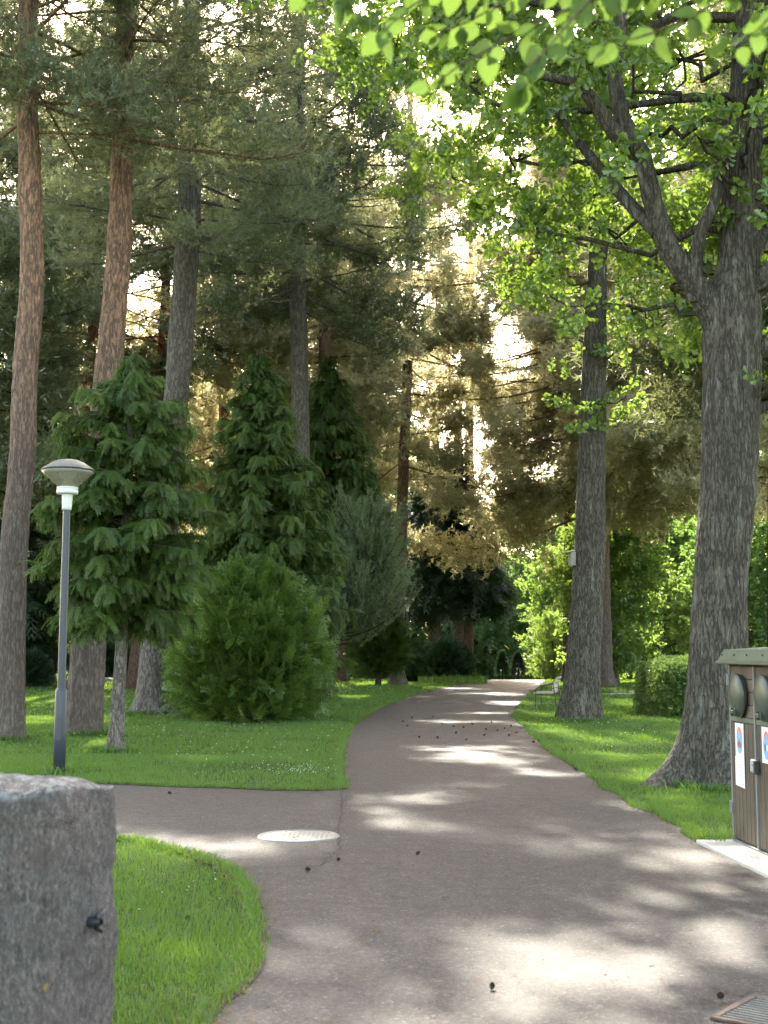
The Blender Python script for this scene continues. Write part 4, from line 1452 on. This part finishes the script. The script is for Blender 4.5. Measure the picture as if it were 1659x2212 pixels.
for (u, Y, s, src) in ((-60, 96, 1.3, protoD), (40, 104, 1.5, protoD), (150, 100, 1.4, protoA), (260, 106, 1.5, protoD), (370, 100, 1.4, protoD), (480, 104, 1.5, protoA), (590, 98, 1.4, protoD), (690, 106, 1.5, protoD), (800, 102, 1.4, protoA)):
    clone(src, 'leafy tree of the dim wood behind the left lawn, seen only between nearer trunks', u, Y, s, 1.7 * n_, WOOD, s * 1.25)
    n_ += 1
# dark bare trunk deep in the wood
tree('spruce_tree', 'dark bare spruce trunk behind the sunlit lawn at the far left', 'tree', px([(100, 1432), (101, 1200), (102, 800)], 74, [(0, 7)]), [0.33, 0.28, 0.2, 0.04], M['dark_bark'], 88,
     lambda P, lv, br: cone_crown(P, 4.0, 23, lambda t: 4.2 * (1.05 - t), 110, lv, br, 0.26, 0.22, 0.08, 0.0, 0.3, 1.6, 0.4, 0.45), M['spruce'], T_CYP_FAR, tk=dict(seg=16, step=0.3))


# -- near linden with the overhanging spray of leaves
def linden():
    b = np.array([3.1, 1.6, 0.0])
    T = thing('linden_tree', 'overhanging branch of soft focus pale green leaves across the top', 'tree', b)
    (V, Q), P, rr = trunk([b + [0, 0, -.03], b + [0, 0, 1.5], b + [-.1, .1, 3.0], b + [-.2, .2, 5.0]], [0.16, 0.13, 0.11, 0.05], M['oak_bark'], 90, seg=24, step=0.08)
    part('trunk', mesh_np('trunk', V - b, [Q], M['dark_bark'], smooth=True), T)
    r = np.random.default_rng(5)
    br = Acc()
    stems = []

    def stem(lst, r0, y):
        Pp = catmull(np.array([at(u, v, y + dy) for u, v, dy in lst]), 24)
        br.add(*tube(Pp - b, np.linspace(r0, 0.0015, 24), 6))
        stems.append(Pp)
    main = np.vstack([path_at_z(P, 2.9), at(1900, -160, 2.5), at(1600, -60, 2.7), at(1300, -30, 2.85), at(1000, -40, 2.95), at(640, -30, 3.0)])
    mp = catmull(main, 50)
    br.add(*tube(mp - b, np.linspace(0.03, 0.002, 50), 7))
    stems.append(mp[14:])
    stem([(1420, -40, 0), (1250, 10, .05), (1130, 70, .1), (1010, 130, .1), (935, 185, .1)], 0.004, 2.8)
    stem([(1300, -30, 0), (1220, 60, -.1), (1150, 140, -.15), (1115, 185, -.15)], 0.003, 2.8)
    stem([(1000, -40, 0), (910, 0, 0), (850, 45, 0), (820, 70, 0)], 0.003, 2.95)
    stem([(1650, -60, 0), (1560, 0, 0), (1480, 40, 0), (1380, 80, 0), (1300, 90, 0)], 0.004, 2.7)
    stem([(1750, -100, 0), (1690, 0, 0), (1640, 60, 0), (1580, 100, 0)], 0.004, 2.6)
    stem([(1150, -40, 0), (1060, 20, .1), (980, 60, .1), (940, 70, .1)], 0.003, 2.95)
    stem([(760, -40, 0), (740, -5, 0), (725, 15, 0)], 0.002, 3.0)
    part('branches', br.mesh('branches', M['twig']), T)
    for c, rad in (((1.0, 4.6, 4.9), .6), ((0.1, 4.4, 4.8), .6), ((2.1, 4.5, 4.9), .6), ((1.6, 3.4, 4.4), .6), ((0.5, 5.2, 5.5), .7), ((1.6, 5.6, 5.7), .7), ((2.8, 3.6, 4.6), .7), ((2.9, 2.0, 4.8), .8)):  # unseen upper clumps, added to keep sun off the visible leaves
        c = np.array(c)
        Q0 = catmull(np.vstack([path_at_z(P, min(4.6, c[2] - .8)), (path_at_z(P, min(4.6, c[2] - .5)) + c) / 2 + [0, 0, .25], c]), 14)
        br.add(*tube(Q0 - b, np.linspace(0.03, 0.004, 14), 6))
        for q_ in range(7):
            e_ = c + unit(r.normal(size=3)) * rad
            Pp = catmull(np.vstack([c, (c + e_) / 2 + r.normal(0, .08, 3), e_]), 10)
            Pp[:, 2] = np.maximum(Pp[:, 2], 1.6 + 0.56 * Pp[:, 1])
            br.add(*tube(Pp - b, np.linspace(0.004, 0.0015, 10), 4))
            stems.append(Pp)
    # leaf: ovate, pointed, folded along its midrib, fine teeth
    nr = 9
    ts = np.linspace(0, 1, nr)
    wid = 0.42 * np.sin(PI * ts ** 0.72) ** 0.85 * (1 - 0.25 * ts)
    LV, LF = [], []
    for sgn in (-1, 1):
        k0 = len(LV)
        for i_, (t, wv) in enumerate(zip(ts, wid)):
            tooth = 1 + 0.06 * (i_ % 2)
            z = -0.22 * t * t
            LV += [(0, t, z), (sgn * wv * 0.55 * tooth, t + 0.02, z + 0.06 * wv), (sgn * wv * tooth, t + 0.03, z + 0.02 - 0.15 * wv)]
        for i_ in range(nr - 1):
            for c in (0, 1):
                a = k0 + i_ * 3 + c
                q = (a, a + 1, a + 4, a + 3)
                LF.append(q if sgn > 0 else q[::-1])
    LV, LF = np.array(LV), np.array(LF)
    VV, FF, TT = [], [], []
    off = 0
    for si, S in enumerate(stems):
        Ls = np.linalg.norm(np.diff(S, axis=0), axis=1).sum()
        n = int(Ls / 0.025) if si else int(Ls / 0.015)
        for i_ in range(n):
            q = along(S, (i_ + r.random()) / n)
            gdir = along(S, min(1, (i_ + 1.5) / n)) - along(S, max(0, (i_ - 1) / n))
            gdir = gdir / max(np.linalg.norm(gdir), 1e-6)
            side = np.array([gdir[2], 0.0, -gdir[0]]) * (1 if i_ % 2 else -1)
            d = unit(gdir * 0.6 + side * 0.5 + np.array([0, 0, -0.55]) + r.normal(0, 0.35, 3))
            up = unit(np.array([0, -0.75, 0.6]) + r.normal(0, 0.55, 3))
            x = unit(np.cross(d, up))
            z = np.cross(x, d)
            s = 0.060 * r.uniform(0.65, 1.15)
            W = q + d * 0.012 + s * (LV[:, 0:1] * x + LV[:, 1:2] * d + LV[:, 2:3] * z)
            VV.append(W - b)
            FF.append(LF + off)
            off += len(LV)
            TT.append(np.full(len(LF), 0.5 + r.normal(0, 0.2)))
    part('leaves', mesh_np('leaves', np.vstack(VV), [np.vstack(FF)], M['near_leaf'], tone=np.concatenate(TT), smooth=True), T)


linden()


# ------------------------------------------------------------------ built things
def solid(name, boxes, mats, bevel=0.003, segs=2):
    """boxes (x0,x1,y0,y1,z0,z1[,material]) in one bevelled mesh"""
    bm = bmesh.new()
    for bx in boxes:
        x0, x1, y0, y1, z0, z1 = bx[:6]
        r = bmesh.ops.create_cube(bm, size=1)
        bmesh.ops.scale(bm, vec=(x1 - x0, y1 - y0, z1 - z0), verts=r['verts'])
        bmesh.ops.translate(bm, vec=((x0 + x1) / 2, (y0 + y1) / 2, (z0 + z1) / 2), verts=r['verts'])
        if len(bx) > 6:
            for f in {f for v in r['verts'] for f in v.link_faces}:
                f.material_index = bx[6]
    if bevel:
        bmesh.ops.bevel(bm, geom=list(bm.edges), offset=bevel, segments=segs, affect='EDGES', profile=0.5)
    me = bpy.data.meshes.new(name)
    bm.to_mesh(me)
    bm.free()
    for m in (mats if isinstance(mats, (list, tuple)) else [mats]):
        me.materials.append(m)
    return me


def lathe(name, prof, mat, seg=40, smooth=True, squash=(1, 1)):
    n = len(prof)
    th = np.linspace(0, 2 * PI, seg, endpoint=False)
    V = np.array([(r * math.cos(a) * squash[0], r * math.sin(a) * squash[1], z) for r, z in prof for a in th])
    i = np.arange(n - 1)[:, None] * seg
    j = np.arange(seg)[None]
    k_ = (j + 1) % seg
    Q = np.stack([i + j, i + k_, i + seg + k_, i + seg + j], -1).reshape(-1, 4)
    me = mesh_np(name, V, [Q], mat, smooth=smooth)
    return me


# -- street lamps
def lamp(base, label):
    T = thing('street_lamp', label, 'lamp', base, 'park lamps with cone heads')
    part('base_sleeve', lathe('base_sleeve', [(0.001, -0.05), (0.078, -0.05), (0.078, 0.5), (0.076, 1.03), (0.066, 1.07), (0.05, 1.085)], M['pole_paint'], 28), T)
    d = solid('service_door', [(-0.028, 0.028, -0.0815, -0.074, 0.42, 0.72)], M['pole_paint'], 0.002)
    part('service_door', d, T)
    part('pole', lathe('pole', [(0.052, 1.06), (0.050, 2.4), (0.046, 3.44)], M['pole_paint'], 24), T)
    part('collar', lathe('collar', [(0.02, 3.40), (0.060, 3.40), (0.062, 3.44), (0.070, 3.60), (0.070, 3.615), (0.02, 3.615)], M['lamp_white'], 28), T)
    part('ring', lathe('ring', [(0.04, 3.605), (0.135, 3.612), (0.140, 3.63), (0.138, 3.665), (0.130, 3.668), (0.130, 3.676), (0.138, 3.680), (0.136, 3.70), (0.05, 3.705)], M['lamp_white'], 36), T)
    part('glass_cone', lathe('glass_cone', [(0.120, 3.703), (0.20, 3.775), (0.30, 3.868), (0.338, 3.912), (0.330, 3.914), (0.292, 3.868), (0.114, 3.706)], M['lamp_glass'], 48), T)
    part('reflector', lathe('reflector', [(0.02, 3.704), (0.085, 3.706), (0.072, 3.77), (0.060, 3.80), (0.10, 3.84), (0.115, 3.90), (0.02, 3.905)], M['lamp_white'], 32), T)
    part('rim', lathe('rim', [(0.20, 3.909), (0.341, 3.916), (0.347, 3.926), (0.338, 3.936), (0.20, 3.94)], M['dark_rim'], 48), T)
    part('cap', lathe('cap', [(0.335, 3.935), (0.325, 3.95), (0.27, 3.985), (0.21, 4.025), (0.13, 4.058), (0.06, 4.070), (0.001, 4.073)], M['lamp_cap'], 48), T)
    T.rotation_euler = (0, R(0.25), 0)
    return T


lm = lamp(on_terrain((at(127.5, 1660, 16.9)[0], 16.9)) + [0, 0, 0.03], 'blue grey street lamp with cone shaped glass head on the lawn behind the post')
l2 = copy_tree(lm)
l2.location = on_terrain((at(880, 1470, 63)[0], 63))
l2['label'] = 'distant street lamp whose dark pole stands beside the pine at the path bend'
l3 = copy_tree(lm)
l3.location = on_terrain((at(1058, 1440, 91)[0], 91))
l3['label'] = 'far street lamp with a bright head beyond the crest of the path'


# -- granite post
def post():
    c = [np.array([-0.943, 3.67]), np.array([-0.822, 3.96]), np.array([-1.205, 4.12]), np.array([-1.325, 3.83])]
    ctr = sum(c) / 4
    T = thing('granite_post', 'rough hewn grey granite gate post with lichen in the left foreground', 'post', (*ctr, 0))
    nu, nv = 22, 96
    V, F = [], []
    per = []
    for s in range(4):
        for q in range(nu):
            per.append(c[s] * (1 - q / nu) + c[(s + 1) % 4] * q / nu)
    per = (np.array(per) - ctr) * 1.10
    ln = np.linalg.norm(per, axis=1, keepdims=True)
    m = len(per)
    # soften the arrises a little
    per = per * (1 - 0.014 * (np.exp(-((np.arange(m) % nu) / 0.8) ** 2) + np.exp(-(((np.arange(m) % nu) - nu) / 0.8) ** 2)))[:, None]
    H = 1.20
    rows = []
    for k_ in range(nv + 1):
        t = k_ / nv
        z = -0.05 + (H + 0.05) * t
        sc_ = 0.985 + 0.02 * t
        if t > 0.975:
            sc_ -= 0.05 * ((t - 0.975) / 0.025) ** 2
        rows.append(np.c_[per * sc_, np.full(m, z)])
    ncap = 9
    for k_ in range(1, ncap + 1):
        f = 1 - k_ / ncap
        rows.append(np.c_[per * 0.955 * f, np.full(m, H + 0.030 * (1 - f ** 2))])
    V = np.vstack(rows)
    nr = len(rows)
    d = 0.012 * (vnoise(V * 14, 3) - .5) + 0.007 * (vnoise(V * 45, 4) - .5) + 0.02 * (vnoise(V * 4, 6) - .5)
    dirv = np.c_[unit(V[:, :2]), np.zeros(len(V))]
    cap = V[:, 2] > H - 0.001
    V[:, :3] += np.where(cap[:, None], np.array([0, 0, 1.0]) * (1.3 * d[:, None]), dirv * d[:, None])
    V[:, 2] += np.where(V[:, 2] > H - 0.06, 0.05 * (vnoise(np.c_[V[:, :2] * 6, np.zeros(len(V))], 12) - 0.5), 0)
    # the back left corner stands higher
    V[:, 2] += np.where(V[:, 2] > H - 0.08, 0.035 * np.clip((-V[:, 0] - 0.0) / 0.25, -.3, 1), 0)
    i = np.arange(nr - 1)[:, None] * m
    j = np.arange(m)[None]
    k_ = (j + 1) % m
    Q = np.stack([i + j, i + k_, i + m + k_, i + m + j], -1).reshape(-1, 4)
    part('shaft', mesh_np('shaft', V, [Q], M['granite'], smooth=True), T)
    # broken iron bracket on the right face
    e = unit(np.array([*(c[1] - c[0]), 0]))
    nrm = np.array([e[1], -e[0], 0])
    p = np.array([*((c[0] + (c[1] - c[0]) * 0.60 - ctr) * 1.10), 0.815]) + nrm * 0.012
    ac = Acc()
    ac.add(*tube(np.array([p - nrm * .02, p + nrm * 0.012, p + nrm * 0.03 + [0, 0, .004]]), [0.017, 0.016, 0.009], 9))
    ac.add(*tube(np.array([p + [0, 0, .012] + nrm * .012, p + e * 0.022 + [0, 0, .026] + nrm * .02, p + e * 0.040 + [0, 0, .028] + nrm * .014]), [0.010, 0.008, 0.004], 7))
    ac.add(*tube(np.array([p - [0, 0, .012] + nrm * .012, p + e * 0.018 - [0, 0, .026] + nrm * .02, p + e * 0.036 - [0, 0, .024] + nrm * .014]), [0.010, 0.007, 0.003], 7))
    part('iron_bracket', ac.mesh('iron_bracket', M['black_metal']), T)
    return T


post()


# -- bin shed
def shed():
    corner = np.array([2.875, 10.87])
    ang = math.atan2(-math.cos(R(3.56)), math.sin(R(3.56)))
    T = thing('bin_shed', 'brown wooden waste bin shed with round flaps and a pale green roof by the path', 'shed', (*corner, 0))
    T.rotation_euler = (0, 0, ang)
    Lx, D = 2.42, 1.0
    part('shell', solid('shell', [(0.004, Lx, 0.030, D, 0.035, 1.462)], M['shed_board'], 0.004), T)
    part('roof', None or roof_mesh(Lx, D), T)
    part('roof_lip', solid('roof_lip', [(-0.088, Lx + 0.088, -0.088, D + 0.088, 1.470, 1.494)], M['roof_green'], 0.006), T)
    part('corner_trim', solid('corner_trim', [(-0.012, 0.012, -0.006, 0.05, 0.03, 1.465)], M['shed_metal'], 0.003), T)
    part('threshold', solid('threshold', [(0.0, Lx, -0.012, 0.028, 0.030, 0.045)], M['shed_metal'], 0.002), T)
    for h in (0.30, 1.34):
        part('hinge', solid('hinge', [(-0.022, 0.014, -0.016, -0.007, h - 0.045, h + 0.045), (-0.024, -0.008, -0.022, -0.010, h - 0.05, h + 0.05)], M['shed_metal'], 0.003), T)
    for d in range(4):
        x0, x1 = 0.014 + 0.600 * d, 0.014 + 0.600 * d + 0.578
        bx = []
        n = 13
        wd = (x1 - x0) / n
        for q in range(n):
            a = x0 + q * wd
            bx.append((a + 0.0015, a + wd - 0.0015, 0.002 + 0.002 * (q % 2), 0.024, 0.055, 1.0))
        dr = part('door', solid('door', bx, M['shed_board'], 0.004), T)
        pb = [(x0 + 0.002, x1 - 0.002, 0.003 + 0.0025 * (q % 2), 0.024, 1.046 + q * 0.1025, 1.046 + (q + 1) * 0.1025 - 0.004) for q in range(4)]
        part('upper_panel', solid('upper_panel', pb, M['shed_plank'], 0.004), dr)
        part('rail', solid('rail', [(x0, x1, -0.004, 0.022, 1.004, 1.043)], M['band_green'], 0.003), dr)
        part('edge_strip', solid('edge_strip', [(x1 + 0.001, x1 + 0.021, -0.014, 0.02, 0.05, 1.455)], M['shed_metal'], 0.004), dr)
        # domed rubber flap in a dark collar
        cx, cz = x0 + 0.262, 1.222
        ring = lathe('flap_collar', [(0.150, 0.0), (0.168, 0.006), (0.172, 0.018), (0.160, 0.024), (0.150, 0.02)], M['dark_rim'], 44)
        ro = part('flap_collar', ring, dr)
        ro.rotation_euler = (PI / 2, 0, 0)
        ro.location = (cx, -0.002, cz)
        fl = lathe('flap', [(0.176, 0.020), (0.182, 0.030), (0.174, 0.044), (0.13, 0.062), (0.07, 0.073), (0.001, 0.077)], M['flap_green'], 44)
        fo = part('flap', fl, dr)
        fo.rotation_euler = (PI / 2 + R(3), 0, 0)
        fo.location = (cx, -0.004, cz)
        ho = part('flap_handle', solid('flap_handle', [(-0.035, 0.035, -0.085, -0.060, -0.150, -0.120), (-0.05, -0.035, -0.075, -0.045, -0.165, -0.105), (0.035, 0.05, -0.075, -0.045, -0.165, -0.105)], M['flap_green'], 0.004), dr)
        ho.location = (cx, -0.004, cz)
        if d < 2:
            poster(dr, x0 + (0.20 if d == 0 else 0.22), 0.855 if d == 0 else 0.86, d)
    part('notice', notice_mesh(0.215, 0.605), CHILD_DOOR0(T))
    lt = part('latch', solid('latch', [(0.535, 0.655, -0.036, -0.004, 0.632, 0.735)], M['latch'], 0.014, 4), T)
    part('latch_side', solid('latch_side', [(0.640, 0.668, -0.046, -0.004, 0.625, 0.728), (0.592, 0.602, -0.039, -0.035, 0.680, 0.700)], M['dark_rim'], 0.003), T)
    # slab
    bm_me = solid('concrete_slab', [(-0.06, 2.9, -0.30, 1.1, -0.05, 0.030)], M['concrete'], 0.008)
    s = link('concrete_slab', bm_me)
    s.location = (*corner, 0)
    s.rotation_euler = (0, 0, ang)
    kind(s, 'structure')


def CHILD_DOOR0(T):
    return [o for o in CHILD[T.name] if o.name.startswith('door')][0]


def roof_mesh(Lx, D):
    lo, hi = 0.075, 0.035
    z0, z1 = 1.4945, 1.588
    V = [(-lo, -lo, z0), (Lx + lo, -lo, z0), (Lx + lo, D + lo, z0), (-lo, D + lo, z0),
         (-hi, -hi, z1), (Lx + hi, -hi, z1), (Lx + hi, D + hi, z1), (-hi, D + hi, z1), (-hi + .3, D / 2, z1 + 0.035), (Lx + hi - .3, D / 2, z1 + 0.035)]
    bm = bmesh.new()
    vs = [bm.verts.new(v) for v in V]
    for f in ((0, 1, 5, 4), (1, 2, 6, 5), (2, 3, 7, 6), (3, 0, 4, 7), (4, 5, 9, 8), (6, 7, 8, 9), (5, 6, 9), (7, 4, 8), (3, 2, 1, 0)):
        bm.faces.new([vs[a] for a in f])
    bmesh.ops.bevel(bm, geom=list(bm.edges), offset=0.005, segments=2, affect='EDGES')
    # fixing screws along the fascia
    for x in (0.0, 0.30, 0.60, 0.95, 1.3, 1.7, 2.1):
        r = bmesh.ops.create_uvsphere(bm, u_segments=8, v_segments=5, radius=0.008)
        bmesh.ops.translate(bm, vec=(x, -0.0585, 1.545), verts=r['verts'])
        for f in {f for v in r['verts'] for f in v.link_faces}:
            f.material_index = 1
    me = bpy.data.meshes.new('roof')
    bm.to_mesh(me)
    bm.free()
    me.materials.append(M['roof_green'])
    me.materials.append(M['dark_rim'])
    return me


def flat(items, mats, name):
    """layers of flat print: (outline [(x, z)], depth, material)"""
    bm = bmesh.new()
    for pts, y, mi in items:
        f = bm.faces.new([bm.verts.new((x, y, z)) for x, z in pts])
        f.material_index = mi
    me = bpy.data.meshes.new(name)
    bm.to_mesh(me)
    bm.free()
    for m in mats:
        me.materials.append(m)
    return me


def rect(cx, cz, w_, h):
    return [(cx - w_ / 2, cz - h / 2), (cx + w_ / 2, cz - h / 2), (cx + w_ / 2, cz + h / 2), (cx - w_ / 2, cz + h / 2)]


def arc(cx, cz, rx, rz, a0, a1, n=20):
    return [(cx + rx * math.cos(a0 + (a1 - a0) * q / n), cz + rz * math.sin(a0 + (a1 - a0) * q / n)) for q in range(n + 1)]


def poster(dr, cx, cz, d):
    y = -0.003
    it = [(rect(cx, cz, 0.205, 0.275), y, 0)]
    rx, rz = 0.070, 0.108
    it.append((arc(cx, cz, rx, rz, 0, 2 * PI, 36)[:-1], y - .001, 1))
    # red arch at the top of the oval
    outer = arc(cx, cz, rx, rz, R(28), R(152), 18)
    inner = arc(cx, cz + 0.008, rx * .66, rz * .66, R(152), R(28), 18)
    it.append((outer + inner, y - .0018, 2))
    if d == 0:
        it.append((arc(cx, cz - 0.028, 0.044, 0.030, PI, 2 * PI, 14) + [(cx + 0.012, cz - 0.008), (cx + 0.004, cz + 0.022), (cx - 0.014, cz - 0.006)], y - .0026, 3))
        it.append((rect(cx, cz + 0.035, 0.056, 0.006), y - .0026, 5))
        it.append((rect(cx, cz + 0.022, 0.040, 0.005), y - .0026, 5))
    else:
        it.append((rect(cx - 0.026, cz - 0.02, 0.034, 0.05), y - .0026, 4))
        it.append((rect(cx + 0.022, cz - 0.018, 0.046, 0.044), y - .0026, 0))
        it.append((rect(cx, cz + 0.040, 0.060, 0.006), y - .0026, 5))
        it.append((rect(cx, cz + 0.026, 0.052, 0.005), y - .0026, 5))
    part('poster', flat(it, [M['paper'], M['print_blue'], M['print_red'], M['print_brown'], M['print_dark'], M['print_grey']], 'poster'), dr)


def notice_mesh(cx, cz):
    y = -0.004
    it = [([(cx - 0.118, cz - 0.115), (cx + 0.105, cz - 0.125), (cx + 0.105, cz + 0.115), (cx - 0.115, cz + 0.118)], y, 0)]
    for q, w_ in enumerate((0.05, 0.13, 0.14, 0.09, 0.10, 0.15, 0.08)):
        it.append((rect(cx + 0.008, cz + 0.075 - 0.021 * q, w_, 0.005), y - .001, 1))
    it.append((rect(cx + 0.06, cz - 0.095, 0.05, 0.006), y - .001, 1))
    return flat(it, [M['paper'], M['print_grey']], 'notice')


shed()


# -- bench
def bench():
    a = np.array([at(1157.5, 1528, 35.0)[0], 35.0])
    T = thing('park_bench', 'park bench with pale slats and a black steel frame beside the middle oak', 'bench', (*a, 0))
    T.rotation_euler = (0, 0, R(-13.0))
    # local x: from front to back, y: along the bench
    Lb = 1.35
    for y in (0.0, Lb):
        ac = Acc()
        ac.add(*tube(catmull(np.array([[0, y, 0.0], [0, y, 0.40], [0.012, y, 0.50], [0.07, y, 0.555], [0.16, y, 0.575], [0.30, y, 0.62], [0.46, y, 0.645]]), 30), 0.015, 10))
        ac.add(*tube(catmull(np.array([[0.555, y, 0.0], [0.52, y, 0.30], [0.49, y, 0.50], [0.47, y, 0.64], [0.50, y, 0.74], [0.57, y, 0.82]]), 24), 0.015, 10))
        ac.add(*tube(np.array([[0.0, y, 0.37], [0.25, y, 0.355], [0.51, y, 0.35]]), 0.012, 8))
        part('frame', ac.mesh('frame', M['black_metal']), T)
        part('armrest', solid('armrest', [(0.09, 0.44, y - 0.032, y + 0.032, 0.592, 0.612)], M['bench_wood'], 0.006), T).rotation_euler = (0, R(-8), 0)
    for q in range(5):
        x = -0.06 + 0.105 * q
        part('seat_slat', solid('seat_slat', [(x, x + 0.088, -0.04, Lb + 0.04, 0.388, 0.416)], M['bench_wood'], 0.007), T)
    for q in range(4):
        z = 0.47 + 0.105 * q
        o = part('back_slat', solid('back_slat', [(-0.013, 0.013, -0.04, Lb + 0.04, -0.042, 0.042)], M['bench_wood'], 0.006), T)
        o.location = (0.455 + (0.0 if q < 2 else 0.045 * (q - 1)), 0, z)
        o.rotation_euler = (0, R(-6 if q < 2 else 32), 0)
    part('cross_bar', solid('cross_bar', [(0.50, 0.52, 0.0, Lb, 0.02, 0.035)], M['black_metal'], 0.003), T)


bench()


# -- bird box on the middle oak
def bird_box():
    p = at(1236, 1222, 28.95)
    T = thing('bird_box', 'small grey wooden bird box with a slanted lid on the left of the middle oak', 'bird box', p)
    T.rotation_euler = (0, 0, R(-70))
    part('box', solid('box', [(-0.07, 0.07, -0.06, 0.06, 0.0, 0.30)], M['box_wood'], 0.004), T)
    part('lid', solid('lid', [(-0.085, 0.085, -0.10, 0.085, 0.315, 0.335)], M['box_wood'], 0.003), T).rotation_euler = (R(10), 0, 0)
    h = part('hole_shade_disc', lathe('hole_shade_disc', [(0.019, 0), (0.019, 0.006), (0.001, 0.006)], M['dark_rim'], 16), T)  # dark disc on the face, coloured like the shade inside a hole
    h.location = (0, -0.0585, 0.20)
    h.rotation_euler = (PI / 2, 0, 0)


bird_box()


# -- manhole cover and drain grate
def manhole():
    c = on_ground(645, 1808)
    T = thing('manhole_cover', 'round pale iron manhole cover set in the asphalt of the path junction', 'manhole cover', (c[0], c[1], 0.004))
    part('frame_ring', lathe('frame_ring', [(0.318, 0.002), (0.318, 0.012), (0.345, 0.011), (0.352, 0.001)], M['cast_iron'], 56), T)
    bm = bmesh.new()
    bmesh.ops.create_circle(bm, cap_ends=True, radius=0.312, segments=56)
    bmesh.ops.translate(bm, vec=(0, 0, 0.007), verts=bm.verts)
    for ix in range(-7, 8):
        for iy in range(-7, 8):
            if (ix * ix + iy * iy) * 0.04 ** 2 < 0.28 ** 2:
                r = bmesh.ops.create_cube(bm, size=1)
                bmesh.ops.scale(bm, vec=(0.026, 0.010, 0.0025), verts=r['verts'])
                bmesh.ops.rotate(bm, cent=(0, 0, 0), matrix=Matrix.Rotation(PI / 4 if (ix + iy) % 2 else -PI / 4, 3, 'Z'), verts=r['verts'])
                bmesh.ops.translate(bm, vec=(ix * 0.04, iy * 0.04, 0.0072), verts=r['verts'])
    me = bpy.data.meshes.new('lid')
    bm.to_mesh(me)
    bm.free()
    me.materials.append(M['cast_iron'])
    part('lid', me, T)


manhole()


def grate():
    T = thing('drain_grate', 'rusty iron drain grate in the asphalt at the bottom right', 'drain grate', (1.735, 5.83, 0.006))
    T.rotation_euler = (0, 0, R(-38))
    h = 0.235
    part('frame', solid('frame', [(-h, h, -h, -h + .03, 0, .014), (-h, h, h - .03, h, 0, .014), (-h, -h + .03, -h + .031, h - .031, 0, .014), (h - .03, h, -h + .031, h - .031, 0, .014)], M['rust'], 0.003), T)
    part('bars', solid('bars', [(-h + .034, h - .034, -0.185 + 0.037 * q, -0.185 + 0.037 * q + 0.02, 0.001, .012) for q in range(11)], M['grate_iron'], 0.002), T)
    part('pit', solid('pit', [(-h + .02, h - .02, -h + .02, h - .02, -0.05, 0.0005)], M['seam'], 0), T)  # solid block; the shade below the bars is its dark colour


grate()


# -- cones
def cone_mesh():
    V, F = [], []
    ac = Acc()
    ac.add(*tube(np.array([[0, 0, -.021], [0, 0, -.012], [0, 0, 0], [0, 0, .012], [0, 0, .020]]), [0.004, .011, .012, .009, .002], 8))
    for q in range(44):
        t = q / 43
        a = q * 2.39996
        z = -0.019 + 0.038 * t
        r = 0.0165 * math.sin(PI * (0.12 + 0.8 * t)) + 0.002
        e = np.array([math.cos(a), math.sin(a), 0])
        s = np.array([-math.sin(a), math.cos(a), 0])
        b = np.array([0, 0, z]) + e * 0.004
        tip = np.array([0, 0, z + 0.005]) + e * r
        V = np.array([b - s * .002, b + s * .002, tip + s * .0045, tip - s * .0045, tip + [0, 0, .003] + e * .001])
        ac.v.append(V)
        ac.q.append(np.array([(0, 1, 2, 3), (3, 2, 4, 4)])[:1] + ac.n)
        ac.q.append(np.array([(0, 3, 4, 1)]) + ac.n)
        ac.n += 5
    return ac.mesh('pine_cone', M['cone'], False)


cone = cone_mesh()
CG = 'pine cones lying on the asphalt'
named = [(731, 1863, 'small dark pine cone on the asphalt below the manhole cover'), (664, 1884, 'small dark pine cone beside the crack in the asphalt left of the other cone'),
         (902, 1849, 'single dark pine cone in the middle of the path'), (1063, 2141, 'dark round pine cone on the sunlit asphalt at the bottom'),
         (367, 1717, 'pine cone at the far edge of the side path'), (1558, 2168, 'dark pine cone lying on the rusty drain grate'), (405, 1992, 'pine cone lying in the near grass patch')]
i_ = 0


def put_cone(u, v, lab, s=1.0):
    global i_
    p = on_ground(u, v)
    o = link('pine_cone', cone)
    o.location = (p[0], p[1], 0.022 if 'grate' not in lab else 0.036)
    o.rotation_euler = (1.2 + 0.5 * math.sin(i_ * 1.7), 0.4 * math.cos(i_), i_ * 1.1)
    s *= 0.68 + 0.2 * ((i_ * 37) % 10) / 10
    o.scale = (s, s, s)
    tag(o, lab, 'pine cone', CG)
    i_ += 1


for u, v, lab in named:
    put_cone(u, v, lab, 1.15)
for (u, v) in ((985, 1585), (1050, 1577), (1062, 1561), (955, 1566), (980, 1571), (905, 1594), (1007, 1600), (945, 1596), (1100, 1590), (1116, 1585), (1104, 1570), (1046, 1590), (880, 1570), (935, 1550), (1020, 1566), (1075, 1580), (1090, 1575), (870, 1560), (890, 1552), (1002, 1573)):
    put_cone(u, v, 'small brown pine cone scattered with others on the path near the bench', 1.35)
put_cone(1153, 1605, 'pine cone at the right path edge just past the bench', 1.3)
put_cone(1245, 1665, 'pine cone against the right lawn edge across from the large oak', 1.3)
put_cone(796, 1540, 'pine cone by the left path edge at the bend', 1.3)

# -- field stone behind the furrowed pine
g = on_terrain(at(232, 1474, 56))
so = tag(link('field_stone', mesh_np('field_stone', *(lambda V, Q: (V * np.array([1.6, 1, .55]), [Q]))(*tube(np.array([[0, 0, -.2], [0, 0, -.05], [0, 0, .15], [.03, 0, .3], [.03, 0, .36]]), [.22, .26, .24, .14, .02], 12, lambda p, t, s: 0.06 * (vnoise(p * 5, 3) - .5))), M['stone'], smooth=True)),
         'low grey field stone on the lawn beside the dark bush', 'stone')
so.location = [float(x) for x in g]
